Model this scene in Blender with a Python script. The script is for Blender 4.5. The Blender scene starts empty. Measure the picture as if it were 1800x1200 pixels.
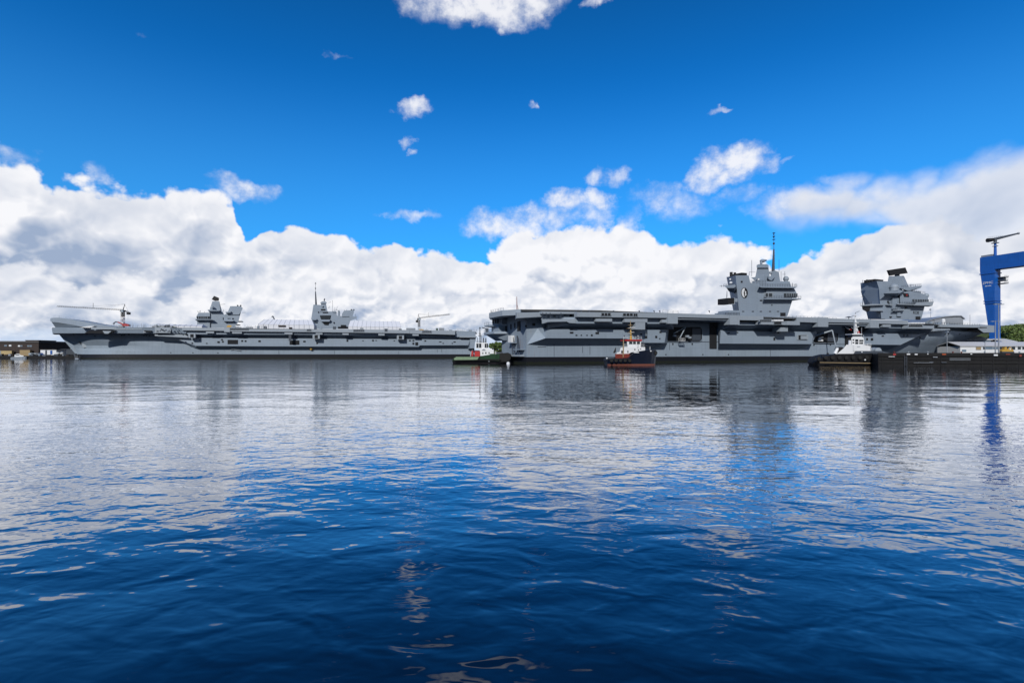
import bpy, bmesh, math, random
from mathutils import Vector, Matrix, noise as mnoise
R = math.radians
scene = bpy.context.scene
COL = scene.collection

# ------------------------------------------------------------------ camera
HC = 3.25                       # eye height above the water
FPX = 900.0                     # focal length in photo pixels (1800 wide)
HOR = 622.0                     # row of the horizon in the photo
cam_d = bpy.data.cameras.new("camera"); cam = bpy.data.objects.new("camera", cam_d); COL.objects.link(cam)
cam_d.sensor_width = 36; cam_d.lens = 18.0
cam_d.shift_y = (HOR-600)/1800.0
cam_d.clip_start = 0.1; cam_d.clip_end = 30000
cam.location = (0, 0, HC); cam.rotation_euler = (R(90), 0, 0)
scene.camera = cam
scene.view_settings.view_transform = 'Standard'; scene.view_settings.look = 'None'
scene.view_settings.exposure = 0.0; scene.view_settings.gamma = 1.0
scene.view_settings.use_curve_mapping = False
scene.cycles.max_bounces = 6; scene.cycles.glossy_bounces = 3; scene.cycles.diffuse_bounces = 2
scene.cycles.transparent_max_bounces = 4
scene.cycles.sample_clamp_indirect = 6; scene.cycles.caustics_reflective = False; scene.cycles.caustics_refractive = False

SUN_EL, SUN_AZ = R(31), R(-165)   # azimuth from +Y, clockwise positive: behind the camera to the left
sun_dir = Vector((math.sin(SUN_AZ)*math.cos(SUN_EL), math.cos(SUN_AZ)*math.cos(SUN_EL), math.sin(SUN_EL)))
sd = bpy.data.lights.new("sun", 'SUN'); so = bpy.data.objects.new("sun", sd); COL.objects.link(so)
sd.energy = 3.9; sd.angle = R(1.5); sd.color = (1.0, 0.96, 0.9)
so.rotation_euler = sun_dir.to_track_quat('Z', 'Y').to_euler(); so.location = (0, -50, 200)

# ------------------------------------------------------------------ node shorthand
class S:
    """a socket with arithmetic"""
    def __init__(s, g, k): s.g, s.k = g, k
    def m(s, op, *a, clamp=False): return s.g.math(op, s, *a, clamp=clamp)
    def __add__(s, o): return s.m('ADD', o)
    def __radd__(s, o): return s.m('ADD', o)
    def __sub__(s, o): return s.m('SUBTRACT', o)
    def __rsub__(s, o): return s.g.math('SUBTRACT', o, s)
    def __mul__(s, o): return s.m('MULTIPLY', o)
    def __rmul__(s, o): return s.m('MULTIPLY', o)
    def __truediv__(s, o): return s.m('DIVIDE', o)
    def __pow__(s, o): return s.m('POWER', o)
class G:
    def __init__(s, nt): s.nt = nt
    def n(s, t): return s.nt.nodes.new(t)
    def put(s, sock, v):
        if isinstance(v, S): s.nt.links.new(v.k, sock)
        elif v is not None: sock.default_value = v
    def math(s, op, *a, clamp=False):
        n = s.n('ShaderNodeMath'); n.operation = op; n.use_clamp = clamp
        for i, v in enumerate(a): s.put(n.inputs[i], v)
        return S(s, n.outputs[0])
    def xyz(s, x=0., y=0., z=0.):
        n = s.n('ShaderNodeCombineXYZ')
        for i, v in enumerate((x, y, z)): s.put(n.inputs[i], v)
        return S(s, n.outputs[0])
    def sep(s, v):
        n = s.n('ShaderNodeSeparateXYZ'); s.put(n.inputs[0], v); return [S(s, o) for o in n.outputs]
    def noise(s, v, scale=1., detail=4., rough=.5, lac=2., dist=0., color=False, typ='FBM', dim='2D'):
        n = s.n('ShaderNodeTexNoise'); n.noise_type = typ; n.noise_dimensions = dim
        s.put(n.inputs['Vector'], v); s.put(n.inputs['Scale'], scale); s.put(n.inputs['Detail'], detail)
        s.put(n.inputs['Roughness'], rough); s.put(n.inputs['Lacunarity'], lac); s.put(n.inputs['Distortion'], dist)
        return S(s, n.outputs['Color' if color else 'Fac'])
    def voro(s, v, scale=1., detail=0., rough=.5, lac=2., feat='F1', smooth=1., out='Distance'):
        n = s.n('ShaderNodeTexVoronoi'); n.feature = feat; n.voronoi_dimensions = '2D'
        s.put(n.inputs['Vector'], v); s.put(n.inputs['Scale'], scale); s.put(n.inputs['Detail'], detail)
        s.put(n.inputs['Roughness'], rough); s.put(n.inputs['Lacunarity'], lac)
        if feat == 'SMOOTH_F1': s.put(n.inputs['Smoothness'], smooth)
        return S(s, n.outputs[out])
    def ss(s, x, a, b, c=0., d=1., lin=False):
        n = s.n('ShaderNodeMapRange'); n.interpolation_type = 'LINEAR' if lin else 'SMOOTHSTEP'
        for i, v in enumerate((x, a, b, c, d)): s.put(n.inputs[i], v)
        return S(s, n.outputs[0])
    def mix(s, f, a, b, blend='MIX'):
        n = s.n('ShaderNodeMix'); n.data_type = 'RGBA'; n.blend_type = blend
        s.put(n.inputs[0], f)
        for i, v in ((6, a), (7, b)):
            if isinstance(v, (tuple, list)): v = tuple(v)+((1.,) if len(v) == 3 else ())
            s.put(n.inputs[i], v)
        return S(s, n.outputs[2])
    def curve(s, x, pts, x0, x1, y0, y1):
        n = s.n('ShaderNodeFloatCurve'); c = n.mapping.curves[0]
        pts = [((a-x0)/(x1-x0), (b-y0)/(y1-y0)) for a, b in pts]
        while len(c.points) < len(pts): c.points.new(.5, .5)
        for p, q in zip(c.points, sorted(pts)): p.location = q; p.handle_type = 'AUTO_CLAMPED'
        n.mapping.update()
        s.put(n.inputs['Value'], s.ss(x, x0, x1, 0., 1., True))
        return s.ss(S(s, n.outputs[0]), 0., 1., y0, y1, True)
    def vadd(s, a, b, op='ADD'):
        n = s.n('ShaderNodeVectorMath'); n.operation = op
        s.put(n.inputs[0], a); s.put(n.inputs[1], b); return S(s, n.outputs[0])
    def vscale(s, a, k):
        n = s.n('ShaderNodeVectorMath'); n.operation = 'SCALE'; s.put(n.inputs[0], a); s.put(n.inputs['Scale'], k); return S(s, n.outputs[0])

# ------------------------------------------------------------------ sky
world = bpy.data.worlds.new("World"); scene.world = world; world.use_nodes = True
wt = world.node_tree; wt.nodes.clear(); g = G(wt)
SKYS = 0.1
tc = g.n('ShaderNodeTexCoord'); dx, dy, dz = g.sep(S(g, tc.outputs['Generated']))
az = g.math('ARCTAN2', dx, dy)
hl = (dx*dx+dy*dy).m('SQRT').m('MAXIMUM', .02)
el = (dz/hl).m('MAXIMUM', -.02)                      # tangent of the elevation
sky = g.n('ShaderNodeTexSky'); sky.sky_type = 'NISHITA'; sky.sun_disc = False
sky.sun_elevation = SUN_EL; sky.sun_rotation = SUN_AZ; sky.altitude = 0; sky.air_density = 1.0; sky.dust_density = 0.35; sky.ozone_density = 2.2
dk = g.ss(el, .25, .95, 1.0, .62)
blue = g.mix(1., g.mix(1., S(g, sky.outputs[0]), (0.05, 0.84, 1.66), 'MULTIPLY'), g.xyz(dk, dk, dk), 'MULTIPLY')
pale = g.ss(el, .12, .55, .24, 0.)
blue = g.mix(pale, blue, tuple(c/SKYS for c in (.17, .56, .90)))
def A(px): return math.atan((px-900)/900.)
def E(px, py): return (HOR-py)/900.*math.cos(A(px))
def bank_pts(lst): return [(A(a), E(a, b)) for a, b in lst]
XW = 1.05
pw = g.xyz(az*1.0, (el+.03).m('LOGARITHM', 2.718)*.05+el*.9, 0.)
# warp used by every layer
wc = g.noise(pw, 7., 4., .55, color=True)
wv = g.vscale(g.vadd(wc, (-.5, -.5, -.5)), .055)
pww = g.vadd(pw, wv)
def puff(p, sc, seed, det=3.):
    q = g.vadd(p, (seed*3.1, seed*1.7, 0.))
    v = g.voro(q, sc, det, .42, 2.3, 'F1')
    return 1.0-v*v*1.1          # bright lumps
def layer(col, tops, seed, sc, amp, soft, thick, white, grey, relief=1.0, bots=None, keep=1., up=.012):
    """one rank of cumulus: outline = tops(azimuth) + puffs, lit from above left"""
    t = g.curve(az, tops, -XW*1.3, XW*1.3, -.2, .8)
    b = puff(pww, sc, seed)
    n2 = g.noise(g.vadd(pww, (seed, 5.+seed, 0.)), sc*.55, 4., .52)
    hgt = b*.55+n2*.9-.95
    d = t-el+hgt*amp+up                                   # >0 inside
    fine = g.noise(g.vadd(pw, (7.+seed, 1., 2.)), sc*6., 3., .6)-.5
    al = g.ss(d+fine*amp*.24, 0., soft)
    if bots:
        bt_ = g.curve(az, bots, -XW*1.3, XW*1.3, -.2, .8)
        al = al*g.ss(el-bt_+(n2-.5)*.22+(b-.5)*.05, -.012, .05)
    b2 = puff(g.vadd(pww, (.07/sc, -.13/sc, 0.)), sc, seed)   # sample shifted away from the sun
    lit = (b-b2)*relief
    sh = g.ss(d, thick*.1, thick, 0., 1., True)
    big = g.noise(g.vadd(pww, (seed*2., 3., 1.)), sc*.27, 3., .5)
    k = .835-sh*.42+(big-.5)*2.7*(sh*.85+.15)+lit*1.7*(sh*.7+.3)+fine*.10
    cc = g.mix(g.ss(k, -.18, 1.0, 0., 1., True), grey, white)
    return g.mix(al*keep, col, cc)
W = tuple(c/SKYS for c in (.94, .945, .98))
GR = tuple(c/SKYS for c in (.34, .43, .60))
GR2 = tuple(c/SKYS for c in (.30, .40, .58))
bg = blue
# small loose clouds (photo position, half size, strength)
blobs = [(728,193,30,16,1.1),(714,249,13,8,.8),(727,266,10,7,.8),(938,181,10,6,.7),(1266,195,22,6,.8),(1052,312,24,17,.85),(1092,312,20,16,.85),
 (870,393,50,26,1.2),(925,385,28,28,1.0),(985,352,40,20,1.1),(1045,352,34,18,1.1),(1030,372,44,16,.7),(975,385,40,24,.9),(1048,382,26,28,.8),(1102,390,22,26,.8),
 (1285,288,62,30,1.35),(1240,312,34,26,1.0),(1340,292,40,16,.9),(1160,348,52,22,.8),(1215,362,56,26,.75),(1300,340,36,16,.6),(1370,355,60,24,.85),
 (720,380,44,9,.75),(845,8,120,32,1.3),(755,10,46,30,.9),(900,28,56,26,1.1),(930,5,60,24,1.2),(1052,4,20,12,.9),(800,30,30,22,.7),(879,48,16,14,.9),
 (430,332,62,16,.95),(395,318,40,14,.8),(45,272,46,14,.6),(165,305,24,20,.6),(590,98,22,5,.5),(240,58,16,5,.3),(1400,287,22,6,.5),(1480,320,70,14,.5)]
bx = g.noise(pw, 13., 5., .60, color=True); bxv = g.sep(bx)
wx = az+(bxv[0]-.5)*.10; wy = el+(bxv[1]-.5)*.06
acc = None
for (px, py, rx, ry, st) in blobs:
    a0, e0 = A(px), E(px, py); ca = math.cos(a0)
    ex = ((wx-a0)*(900./(rx*ca*ca))) ; ey = ((wy-e0)*(900./(ry*ca)))
    f = (1.0-(ex*ex+ey*ey)*.5).m('MAXIMUM', 0.)*st
    acc = f if acc is None else acc.m('MAXIMUM', f)
fn = g.noise(g.vadd(pw, (4., 9., 0.)), 30., 5., .60)
ba = g.ss(acc*(.40+fn*1.2), .16, 1.38)*.92
bl = g.mix(g.ss(fn+acc*.35, .45, 1.0), tuple(c/SKYS for c in (.52,.60,.80)), W)
bg = g.mix(ba, bg, bl)
# ranks of cumulus, back to front; outlines traced inside the view only
L1 = [(-3000,-200),(-1400,-400),(-500,120),(0,262),(60,262),(110,285),(180,304),(260,325),(330,335),(372,328),(412,345),(432,405),(470,382),(540,400),(600,405),(700,412),(760,420),(815,440),(870,425),(930,400),(1000,402),(1070,392),(1120,400),(1200,405),(1300,410),(1360,412),(1410,412),(1440,432),(1480,415),(1530,395),(1600,384),(1700,366),(1800,350),(2100,250),(2900,-500),(5000,-2000)]  # ends raised outside the view, added for softer, more neutral ambient light
bg = layer(bg, bank_pts(L1), 1., 7.5, .085, .014, .115, W, GR)
# veil of stratus at the right hand side
L1b = [(-900,700),(900,700),(1230,480),(1320,372),(1380,320),(1430,300),(1480,292),(1540,300),(1620,292),(1700,278),(1800,262),(2100,220),(2900,100)]
B1b = [(-900,-100),(900,-100),(1250,300),(1330,352),(1400,368),(1460,392),(1510,415),(1570,450),(1650,520),(1750,640),(2900,700)]
bg = layer(bg, bank_pts(L1b), 6., 5., .06, .045, .15, W, GR, relief=.6, keep=.93, bots=bank_pts(B1b))
L2 = [(-900,420),(-200,430),(0,462),(60,450),(110,470),(150,500),(200,470),(260,478),(300,520),(350,500),(430,480),(520,490),(600,470),(700,478),(800,500),(850,470),(930,468),(1000,500),(1100,490),(1190,470),(1250,500),(1340,490),(1440,480),(1540,450),(1640,430),(1750,455),(1850,440),(2900,420)]
bg = layer(bg, bank_pts(L2), 2.3, 10., .07, .02, .085, W, GR, relief=1.1)
L3 = [(-900,520),(0,538),(120,520),(250,540),(360,535),(420,560),(520,530),(600,548),(700,535),(760,528),(860,545),(960,540),(1040,520),(1130,540),(1230,530),(1420,520),(1500,535),(1620,520),(1720,530),(1830,520),(2900,520)]
bg = layer(bg, bank_pts(L3), 4.7, 15., .04, .02, .05, W, GR2, relief=.9)
L4 = [(-900,570),(0,575),(200,578),(420,590),(640,575),(860,588),(1100,580),(1400,588),(1700,575),(1900,585),(2900,582)]
bg = layer(bg, bank_pts(L4), 7.7, 22., .02, .02, .03, tuple(c/SKYS for c in (.80,.86,.95)), tuple(c/SKYS for c in (.42,.56,.80)), relief=.5)
rear_dim = 1.0-g.ss(dy, .15, -.45)*g.ss(el, 1.0, .25)*.66          # unseen low sky behind the viewer, dimmed on purpose to darken undersides
bg = g.mix(1., bg, g.xyz(rear_dim, rear_dim, rear_dim), 'MULTIPLY')
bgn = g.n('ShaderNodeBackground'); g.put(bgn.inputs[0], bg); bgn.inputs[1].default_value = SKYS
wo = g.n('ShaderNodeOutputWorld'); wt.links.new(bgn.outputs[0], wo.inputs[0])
world.cycles.sampling_method = 'MANUAL'; world.cycles.sample_map_resolution = 512

# ------------------------------------------------------------------ water
def tagp(o, label=None, cat=None, group=None, kind=None):
    if label: o['label'] = label
    if cat: o['category'] = cat
    if group: o['group'] = group
    if kind: o['kind'] = kind
    return o
def mesh_obj(name, verts, faces, mat=None, parent=None, smooth=False):
    me = bpy.data.meshes.new(name); me.from_pydata([tuple(v) for v in verts], [], faces); me.update()
    if mat: me.materials.append(mat)
    if smooth:
        for p in me.polygons: p.use_smooth = True
    o = bpy.data.objects.new(name, me); COL.objects.link(o)
    if parent: o.parent = parent
    return o
def new_mat(name):
    m = bpy.data.materials.new(name); m.use_nodes = True; t = m.node_tree; t.nodes.clear(); gg = G(t)
    out = gg.n('ShaderNodeOutputMaterial'); b = gg.n('ShaderNodeBsdfPrincipled'); t.links.new(b.outputs[0], out.inputs[0])
    return m, gg, b
def water_mat():
    m, g, b = new_mat("water")
    geo = g.n('ShaderNodeNewGeometry'); P = S(g, geo.outputs['Position'])
    X, Y, Z = g.sep(P)
    patch = g.noise(g.xyz(X*.010, Y*.022, 3.), 1., 3., .55)
    calm = g.ss(patch, .38, .60, .20, 1.15)
    dist = (X*X+Y*Y).m('SQRT')
    chop = g.ss(dist, 5., 26., .22, 1.0)               # the quay shelters the nearest water
    far = g.ss(dist, 9., 45., 1.0, .27)
    near = g.ss(dist, 7., 28., 2.1, 1.0)
    def h(ox, oy):
        q = g.xyz((X+ox)*.62-(Y+oy)*.16, (Y+oy)+(X+ox)*.12, 0.)
        a = g.noise(q, .22, 1., .4, dist=.35)*.13
        c = g.noise(g.vadd(q, (9., 2., 1.)), 1.45, 1.8, .5, dist=.4)*.066
        r = g.noise(g.vadd(q, (3., 7., 5.)), 3.3, 2., .55, dist=.3)*.034
        return a*(near*.5+.5)+(c*.30)*near+(c*.44+r*1.05)*(chop*calm)*far
    e = .03
    h0 = h(0., 0.); hx = (h(e, 0.)-h0)*(-1./e); hy = (h(0., e)-h0)*(-1./e)
    nn = g.n('ShaderNodeVectorMath'); nn.operation = 'NORMALIZE'; g.put(nn.inputs[0], g.xyz(hx*.52, hy*.52, 1.))
    g.put(b.inputs['Normal'], S(g, nn.outputs[0]))
    t = m.node_tree; t.nodes.remove(b)
    N = S(g, nn.outputs[0])
    df = g.n('ShaderNodeBsdfDiffuse'); df.inputs[0].default_value = (.0010, .008, .024, 1)
    gl = g.n('ShaderNodeBsdfGlossy'); gl.inputs['Roughness'].default_value = .02; gl.inputs[0].default_value = (.93, .955, 1.0, 1); g.put(gl.inputs['Normal'], N)
    dt = g.n('ShaderNodeVectorMath'); dt.operation = 'DOT_PRODUCT'; g.put(dt.inputs[0], N); g.put(dt.inputs[1], S(g, geo.outputs['Incoming']))
    co = S(g, dt.outputs['Value']).m('MAXIMUM', 0., clamp=True)
    fr = ((1.0-co)**4.1*1.42+.018).m('MINIMUM', 1.)
    mx = g.n('ShaderNodeMixShader'); g.put(mx.inputs[0], fr); t.links.new(df.outputs[0], mx.inputs[1]); t.links.new(gl.outputs[0], mx.inputs[2])
    t.links.new(mx.outputs[0], t.nodes['Material Output'].inputs[0])
    return m
wz = 0.0
wat = mesh_obj('water', [(-9000,-60,wz),(9000,-60,wz),(9000,9000,wz),(-9000,9000,wz)], [(0,1,2,3)], water_mat())
tagp(wat, 'calm blue basin water with small ripples and long reflections', 'water', kind='structure')

# ------------------------------------------------------------------ materials
def paint(name, col, rough=.5, var=.10, streak=.12, scale=.25, spec=.4, seams=0., rust=0., metal=0.):
    """procedural paint: cloudy wear, vertical run marks, faint plate seams, optional rust runs"""
    m, g, b = new_mat(name); col = tuple(c*ALB for c in col)
    tcn = g.n('ShaderNodeTexCoord'); P = S(g, tcn.outputs['Object']); X, Y, Z = g.sep(P)
    n3 = g.n('ShaderNodeTexNoise'); g.put(n3.inputs['Vector'], P); g.put(n3.inputs['Scale'], scale); g.put(n3.inputs['Detail'], 5.); g.put(n3.inputs['Roughness'], .6)
    big = S(g, n3.outputs['Fac'])-.5
    st = g.n('ShaderNodeTexNoise'); g.put(st.inputs['Vector'], g.xyz(X*1.3, Y*1.3, Z*.10)); g.put(st.inputs['Scale'], 1.); g.put(st.inputs['Detail'], 4.)
    run = S(g, st.outputs['Fac'])-.5
    f = 1.0+big*var*2.+run*streak*2.
    if seams:
        fr = ((X+Y*.2)*(1/6.)).m('FRACT').m('LESS_THAN', .02); fz = (Z*(1/2.6)).m('FRACT').m('LESS_THAN', .035)
        f = f*(1.0-fr.m('MAXIMUM', fz)*seams)
        cell = g.n('ShaderNodeTexWhiteNoise'); g.put(cell.inputs['Vector'], g.xyz((X*(1/6.)).m('FLOOR'), (Z*(1/2.6)).m('FLOOR'), 1.))
        f = f*(1.0+(S(g, cell.outputs['Value'])-.5)*.07)
    cc = g.mix(1., tuple(col), g.xyz(f, f, f), 'MULTIPLY')
    if rust:
        r = g.ss(run+big*.6, .16, .34)*rust
        cc = g.mix(r, cc, (.16, .065, .03))
    g.put(b.inputs['Base Color'], cc); b.inputs['Roughness'].default_value = rough
    b.inputs['Specular IOR Level'].default_value = spec; b.inputs['Metallic'].default_value = metal
    return m
M = {}
ALB = .72
M['grey'] = paint('navy grey paint', (.295,.365,.45), .55, .07, .07, seams=.10, rust=.05)
M['grey2'] = paint('island grey paint', (.29,.355,.435), .55, .06, .05, seams=.08)
M['lightgrey'] = paint('pale grey paint', (.345,.40,.46), .55, .06, .06)
M['deck'] = paint('dark deck coating', (.06,.065,.07), .9)
M['boot'] = paint('black boot topping', (.012,.013,.018), .5, .3, .3)
M['navy'] = paint('dark grey fittings', (.06,.075,.10), .6)
M['black'] = paint('matt black', (.008,.008,.010), .7, streak=0)
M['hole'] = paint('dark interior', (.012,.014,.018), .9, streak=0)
M['white'] = paint('white paint', (.86,.88,.9), .45, .04, .05)
M['cream'] = paint('cream paint', (.52,.40,.20), .5)
M['red'] = paint('red paint', (.45,.02,.02), .45)
M['redbrown'] = paint('red brown paint', (.20,.028,.015), .5, .2, .2)
M['orange'] = paint('orange paint', (.55,.10,.02), .45)
M['yellow'] = paint('yellow paint', (.60,.36,.06), .5)
M['green'] = paint('green hull paint', (.035,.085,.045), .45, .15, .12)
M['palegreen'] = paint('worn pale green paint', (.20,.30,.18), .55, .3, .2)
M['bluehull'] = paint('navy blue hull paint', (.008,.013,.030), .3, .2, .12, spec=.6)
M['craneblue'] = paint('crane blue paint', (.007,.12,.50), .42, .16, .2, scale=.1, seams=.22, rust=.12)
M['glass'] = paint('dark window glass', (.02,.028,.035), .18, streak=0, spec=.8)
M['rubber'] = paint('black rubber', (.012,.012,.012), .85, streak=0)
M['copper'] = paint('copper antifouling', (.26,.09,.06), .6, .2, .1)
M['concrete'] = paint('weathered concrete', (.20,.19,.175), .9, .3, .35)
M['timber'] = paint('tarred timber and weed', (.010,.010,.011), .9, .6, .6, scale=.8)
M['brick'] = paint('dark brown cladding', (.045,.032,.028), .8, .2, .2)
M['roof'] = paint('dark slate roof', (.09,.085,.085), .85, .2, .1)
M['whiteroof'] = paint('white sheet roof', (.66,.67,.70), .6, .05, .1)
M['tent'] = paint('white tent fabric', (.86,.88,.94), .7, .03, .03)
M['shed'] = paint('grey steel cladding', (.30,.33,.37), .6, .08, .12)
M['bluegrey'] = paint('blue grey cladding', (.15,.22,.30), .6)
M['steel'] = paint('galvanised steel', (.33,.36,.40), .45, metal=.3)
M['tan'] = paint('ochre panel', (.38,.28,.15), .8)
M['blue'] = paint('bright blue sheet', (.01,.10,.40), .6)
M['bark'] = paint('bark', (.05,.04,.03), .95)
M['ground'] = paint('yard ground', (.16,.16,.15), .95, .3, .1)
def leaf_mat(name, col):
    m, g, b = new_mat(name)
    ob = g.n('ShaderNodeNewGeometry'); r = S(g, ob.outputs['Random Per Island'])
    c = g.mix(r, tuple(x*.55 for x in col), tuple(x*1.5 for x in col))
    g.put(b.inputs['Base Color'], c); b.inputs['Roughness'].default_value = .7
    return m
M['leaf'] = leaf_mat('leaves', (.075,.12,.028))
M['leafd'] = leaf_mat('dark leaves', (.085,.125,.03))

# ------------------------------------------------------------------ mesh helper
class MB:
    def __init__(s): s.v = []; s.f = []; s.mi = []; s.cur = 0
    def add(s, vs, fs):
        n = len(s.v); s.v += [tuple(x) for x in vs]
        for f in fs: s.f.append(tuple(i+n for i in f)); s.mi.append(s.cur)
        return s
    def mat(s, i): s.cur = i; return s
    def box(s, x0, x1, y0, y1, z0, z1):
        return s.add([(x0,y0,z0),(x1,y0,z0),(x1,y1,z0),(x0,y1,z0),(x0,y0,z1),(x1,y0,z1),(x1,y1,z1),(x0,y1,z1)],
                     [(0,3,2,1),(4,5,6,7),(0,1,5,4),(1,2,6,5),(2,3,7,6),(3,0,4,7)])
    def frus(s, A_, B_):
        """solid between two polygons (3-D, same count)"""
        n = len(A_)
        return s.add(list(A_)+list(B_), [tuple(range(n)), tuple(range(2*n-1, n-1, -1))]+[(i, n+i, n+(i+1) % n, (i+1) % n) for i in range(n)])
    def prism(s, poly, v0, v1):           # poly in (x, z), extruded along y
        return s.frus([(x, v0, z) for x, z in poly], [(x, v1, z) for x, z in poly])
    def plan(s, poly, z0, z1):            # poly in (x, y), extruded along z
        return s.frus([(x, y, z0) for x, y in poly], [(x, y, z1) for x, y in poly])
    def tube(s, p, q, r0, r1=None, n=8, caps=True):
        p, q = Vector(p), Vector(q); r1 = r0 if r1 is None else r1
        d = (q-p).normalized(); a = d.orthogonal().normalized(); b = d.cross(a)
        vs = [p+(a*math.cos(t)+b*math.sin(t))*r0 for t in [2*math.pi*i/n for i in range(n)]]
        vs += [q+(a*math.cos(t)+b*math.sin(t))*r1 for t in [2*math.pi*i/n for i in range(n)]]
        fs = [(i, (i+1) % n, n+(i+1) % n, n+i) for i in range(n)]
        if caps: fs += [tuple(range(n-1, -1, -1)), tuple(range(n, 2*n))]
        return s.add(vs, fs)
    def lathe(s, c, prof, n=16, axis='Z'):
        """prof: (radius, height)"""
        vs, fs = [], []
        for r, h in prof:
            for i in range(n):
                t = 2*math.pi*i/n
                x, y, z = r*math.cos(t), r*math.sin(t), h
                if axis == 'Y': x, y, z = x, z, y
                vs.append((c[0]+x, c[1]+y, c[2]+z))
        k = len(prof)
        for j in range(k-1):
            for i in range(n): fs.append((j*n+i, j*n+(i+1) % n, (j+1)*n+(i+1) % n, (j+1)*n+i))
        fs += [tuple(range(n-1, -1, -1)), tuple(range((k-1)*n, k*n))]
        return s.add(vs, fs)
    def ball(s, c, r, n=14, k=8, zs=1., cut=-1.):
        pr = []
        for j in range(k+1):
            t = -math.pi/2+math.pi*j/k; h = math.sin(t)
            if h < cut: continue
            pr.append((max(.001, r*math.cos(t)), r*h*zs))
        return s.lathe(c, pr, n)
    def lattice(s, p, q, w, r, nseg, up=(0,0,1), tri=False):
        """square lattice girder from p to q, width w"""
        p, q = Vector(p), Vector(q); d = (q-p).normalized(); a = d.cross(Vector(up)).normalized(); b = a.cross(d).normalized()
        offs = [a*w/2+b*w/2, a*-w/2+b*w/2, a*-w/2-b*w/2, a*w/2-b*w/2] if not tri else [b*w*.6, a*-w/2-b*w*.3, a*w/2-b*w*.3]
        for o in offs: s.tube(p+o, q+o, r, n=4)
        m = len(offs)
        for i in range(nseg):
            t0, t1 = i/nseg, (i+1)/nseg
            for j in range(m):
                o0, o1 = offs[j], offs[(j+1) % m]
                s.tube(p.lerp(q, t0)+o0, p.lerp(q, t1)+o1, r*.7, n=3, caps=False)
                s.tube(p.lerp(q, t0)+o0, p.lerp(q, t0)+o1, r*.7, n=3, caps=False)
        return s
    def rail(s, pts, h=1.1, r=.05, step=2.5, rails=2):
        for p, q in zip(pts, pts[1:]):
            p, q = Vector(p), Vector(q); n = max(1, int((q-p).length/step))
            for i in range(n+1):
                t = p.lerp(q, i/n); s.tube(t, t+Vector((0,0,h)), r, n=4, caps=False)
            for j in range(rails):
                z = Vector((0,0,h*(j+1)/rails)); s.tube(p+z, q+z, r*.8, n=4, caps=False)
        return s
    def build(s, name, mat, parent=None, smooth=False, label=None):
        me = bpy.data.meshes.new(name); me.from_pydata(s.v, [], s.f); me.update()
        for mm in (mat if isinstance(mat, (list, tuple)) else [mat]): me.materials.append(mm)
        if any(s.mi): me.polygons.foreach_set('material_index', s.mi)
        bm = bmesh.new(); bm.from_mesh(me); bmesh.ops.recalc_face_normals(bm, faces=bm.faces[:]); bm.to_mesh(me); bm.free()
        if smooth: me.shade_smooth() if hasattr(me, 'shade_smooth') else None
        o = bpy.data.objects.new(name, me); COL.objects.link(o)
        if parent is not None: o.parent = parent
        if label: o['label'] = label
        return o
def thing(name, loc, rz, label, cat, group=None):
    o = bpy.data.objects.new(name, None); COL.objects.link(o); o.location = loc; o.rotation_euler = (0, 0, rz)
    o.empty_display_size = 2
    return tagp(o, label, cat, group)

class Frame:
    """local axes: u along the thing, left to right as seen from the quay, v away from the viewer, z up.
    p(px, py, v): where the surveyed photo point lies on the plane v of the thing"""
    def __init__(s, ox, oy, tx, ty):
        L = math.hypot(tx, ty); s.o = Vector((ox, oy)); s.t = Vector((tx, ty))/L; s.n = Vector((-s.t.y, s.t.x)); s.rz = math.atan2(s.t.y, s.t.x)
    def uY(s, px, v):
        a = (px-900)/FPX; q = s.o+s.n*v
        # a*(q.y+u*ty) = q.x+u*tx
        u = (a*q.y-q.x)/(s.t.x-a*s.t.y)
        return u, q.y+u*s.t.y
    def u(s, px, v=0.): return s.uY(px, v)[0]
    def p(s, px, py, v=0.):
        u, Y = s.uY(px, v); return u, HC+(HOR-py)/FPX*Y
    def P(s, px, py, v=0.):
        u, z = s.p(px, py, v); return (u, v, z)
    def px_m(s, px, v=0.): return s.uY(px, v)[1]/FPX      # metres per photo pixel there
    def poly(s, pts, v): return [s.p(a, b, v) for a, b in pts]
    def poly3(s, pts, v): return [s.P(a, b, v) for a, b in pts]
    def thing(s, name, label, cat, group=None): return thing(name, (s.o.x, s.o.y, 0), s.rz, label, cat, group)
def prism(F, mb, pts, v0, v1): return mb.prism(F.poly(pts, v0), v0, v1)
def rect(F, mb, x0, x1, y0, y1, v0, v1): return prism(F, mb, [(x0,y0),(x1,y0),(x1,y1),(x0,y1)], v0, v1)
def frus(F, mb, front, back, v0, v1): return mb.frus(F.poly3(front, v0), F.poly3(back, v1))

# ================================================================== carriers
def hull_loft(stations, levels, nearfar):
    """closed shell from rings: nearfar(u_index, z) -> (u, v_near, v_far)"""
    mb = MB(); rows = []
    n = len(levels)
    vs = []; 
    for i in stations:
        ring = [nearfar(i, z, 0) for z in levels]+[nearfar(i, z, 1) for z in reversed(levels)]
        vs += ring
    k = 2*n; fs = []
    for i in range(len(stations)-1):
        for j in range(k):
            fs.append((i*k+j, i*k+(j+1) % k, (i+1)*k+(j+1) % k, (i+1)*k+j))
    fs.append(tuple(range(k))); fs.append(tuple(range(len(stations)*k-1, (len(stations)-1)*k-1, -1)))
    return mb.add(vs, fs)
def hull_v(F, vc, hb0, usp, stp, pwp, px, py):
    v = vc-hb0
    for _ in range(8):
        u, z = F.p(px, py, v); us, ue = interp(z, usp), interp(z, stp); s_ = min(1., max(0., (u-us)/(ue-us))); v = vc-hb0*(1-s_**interp(z, pwp))
    return v
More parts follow.
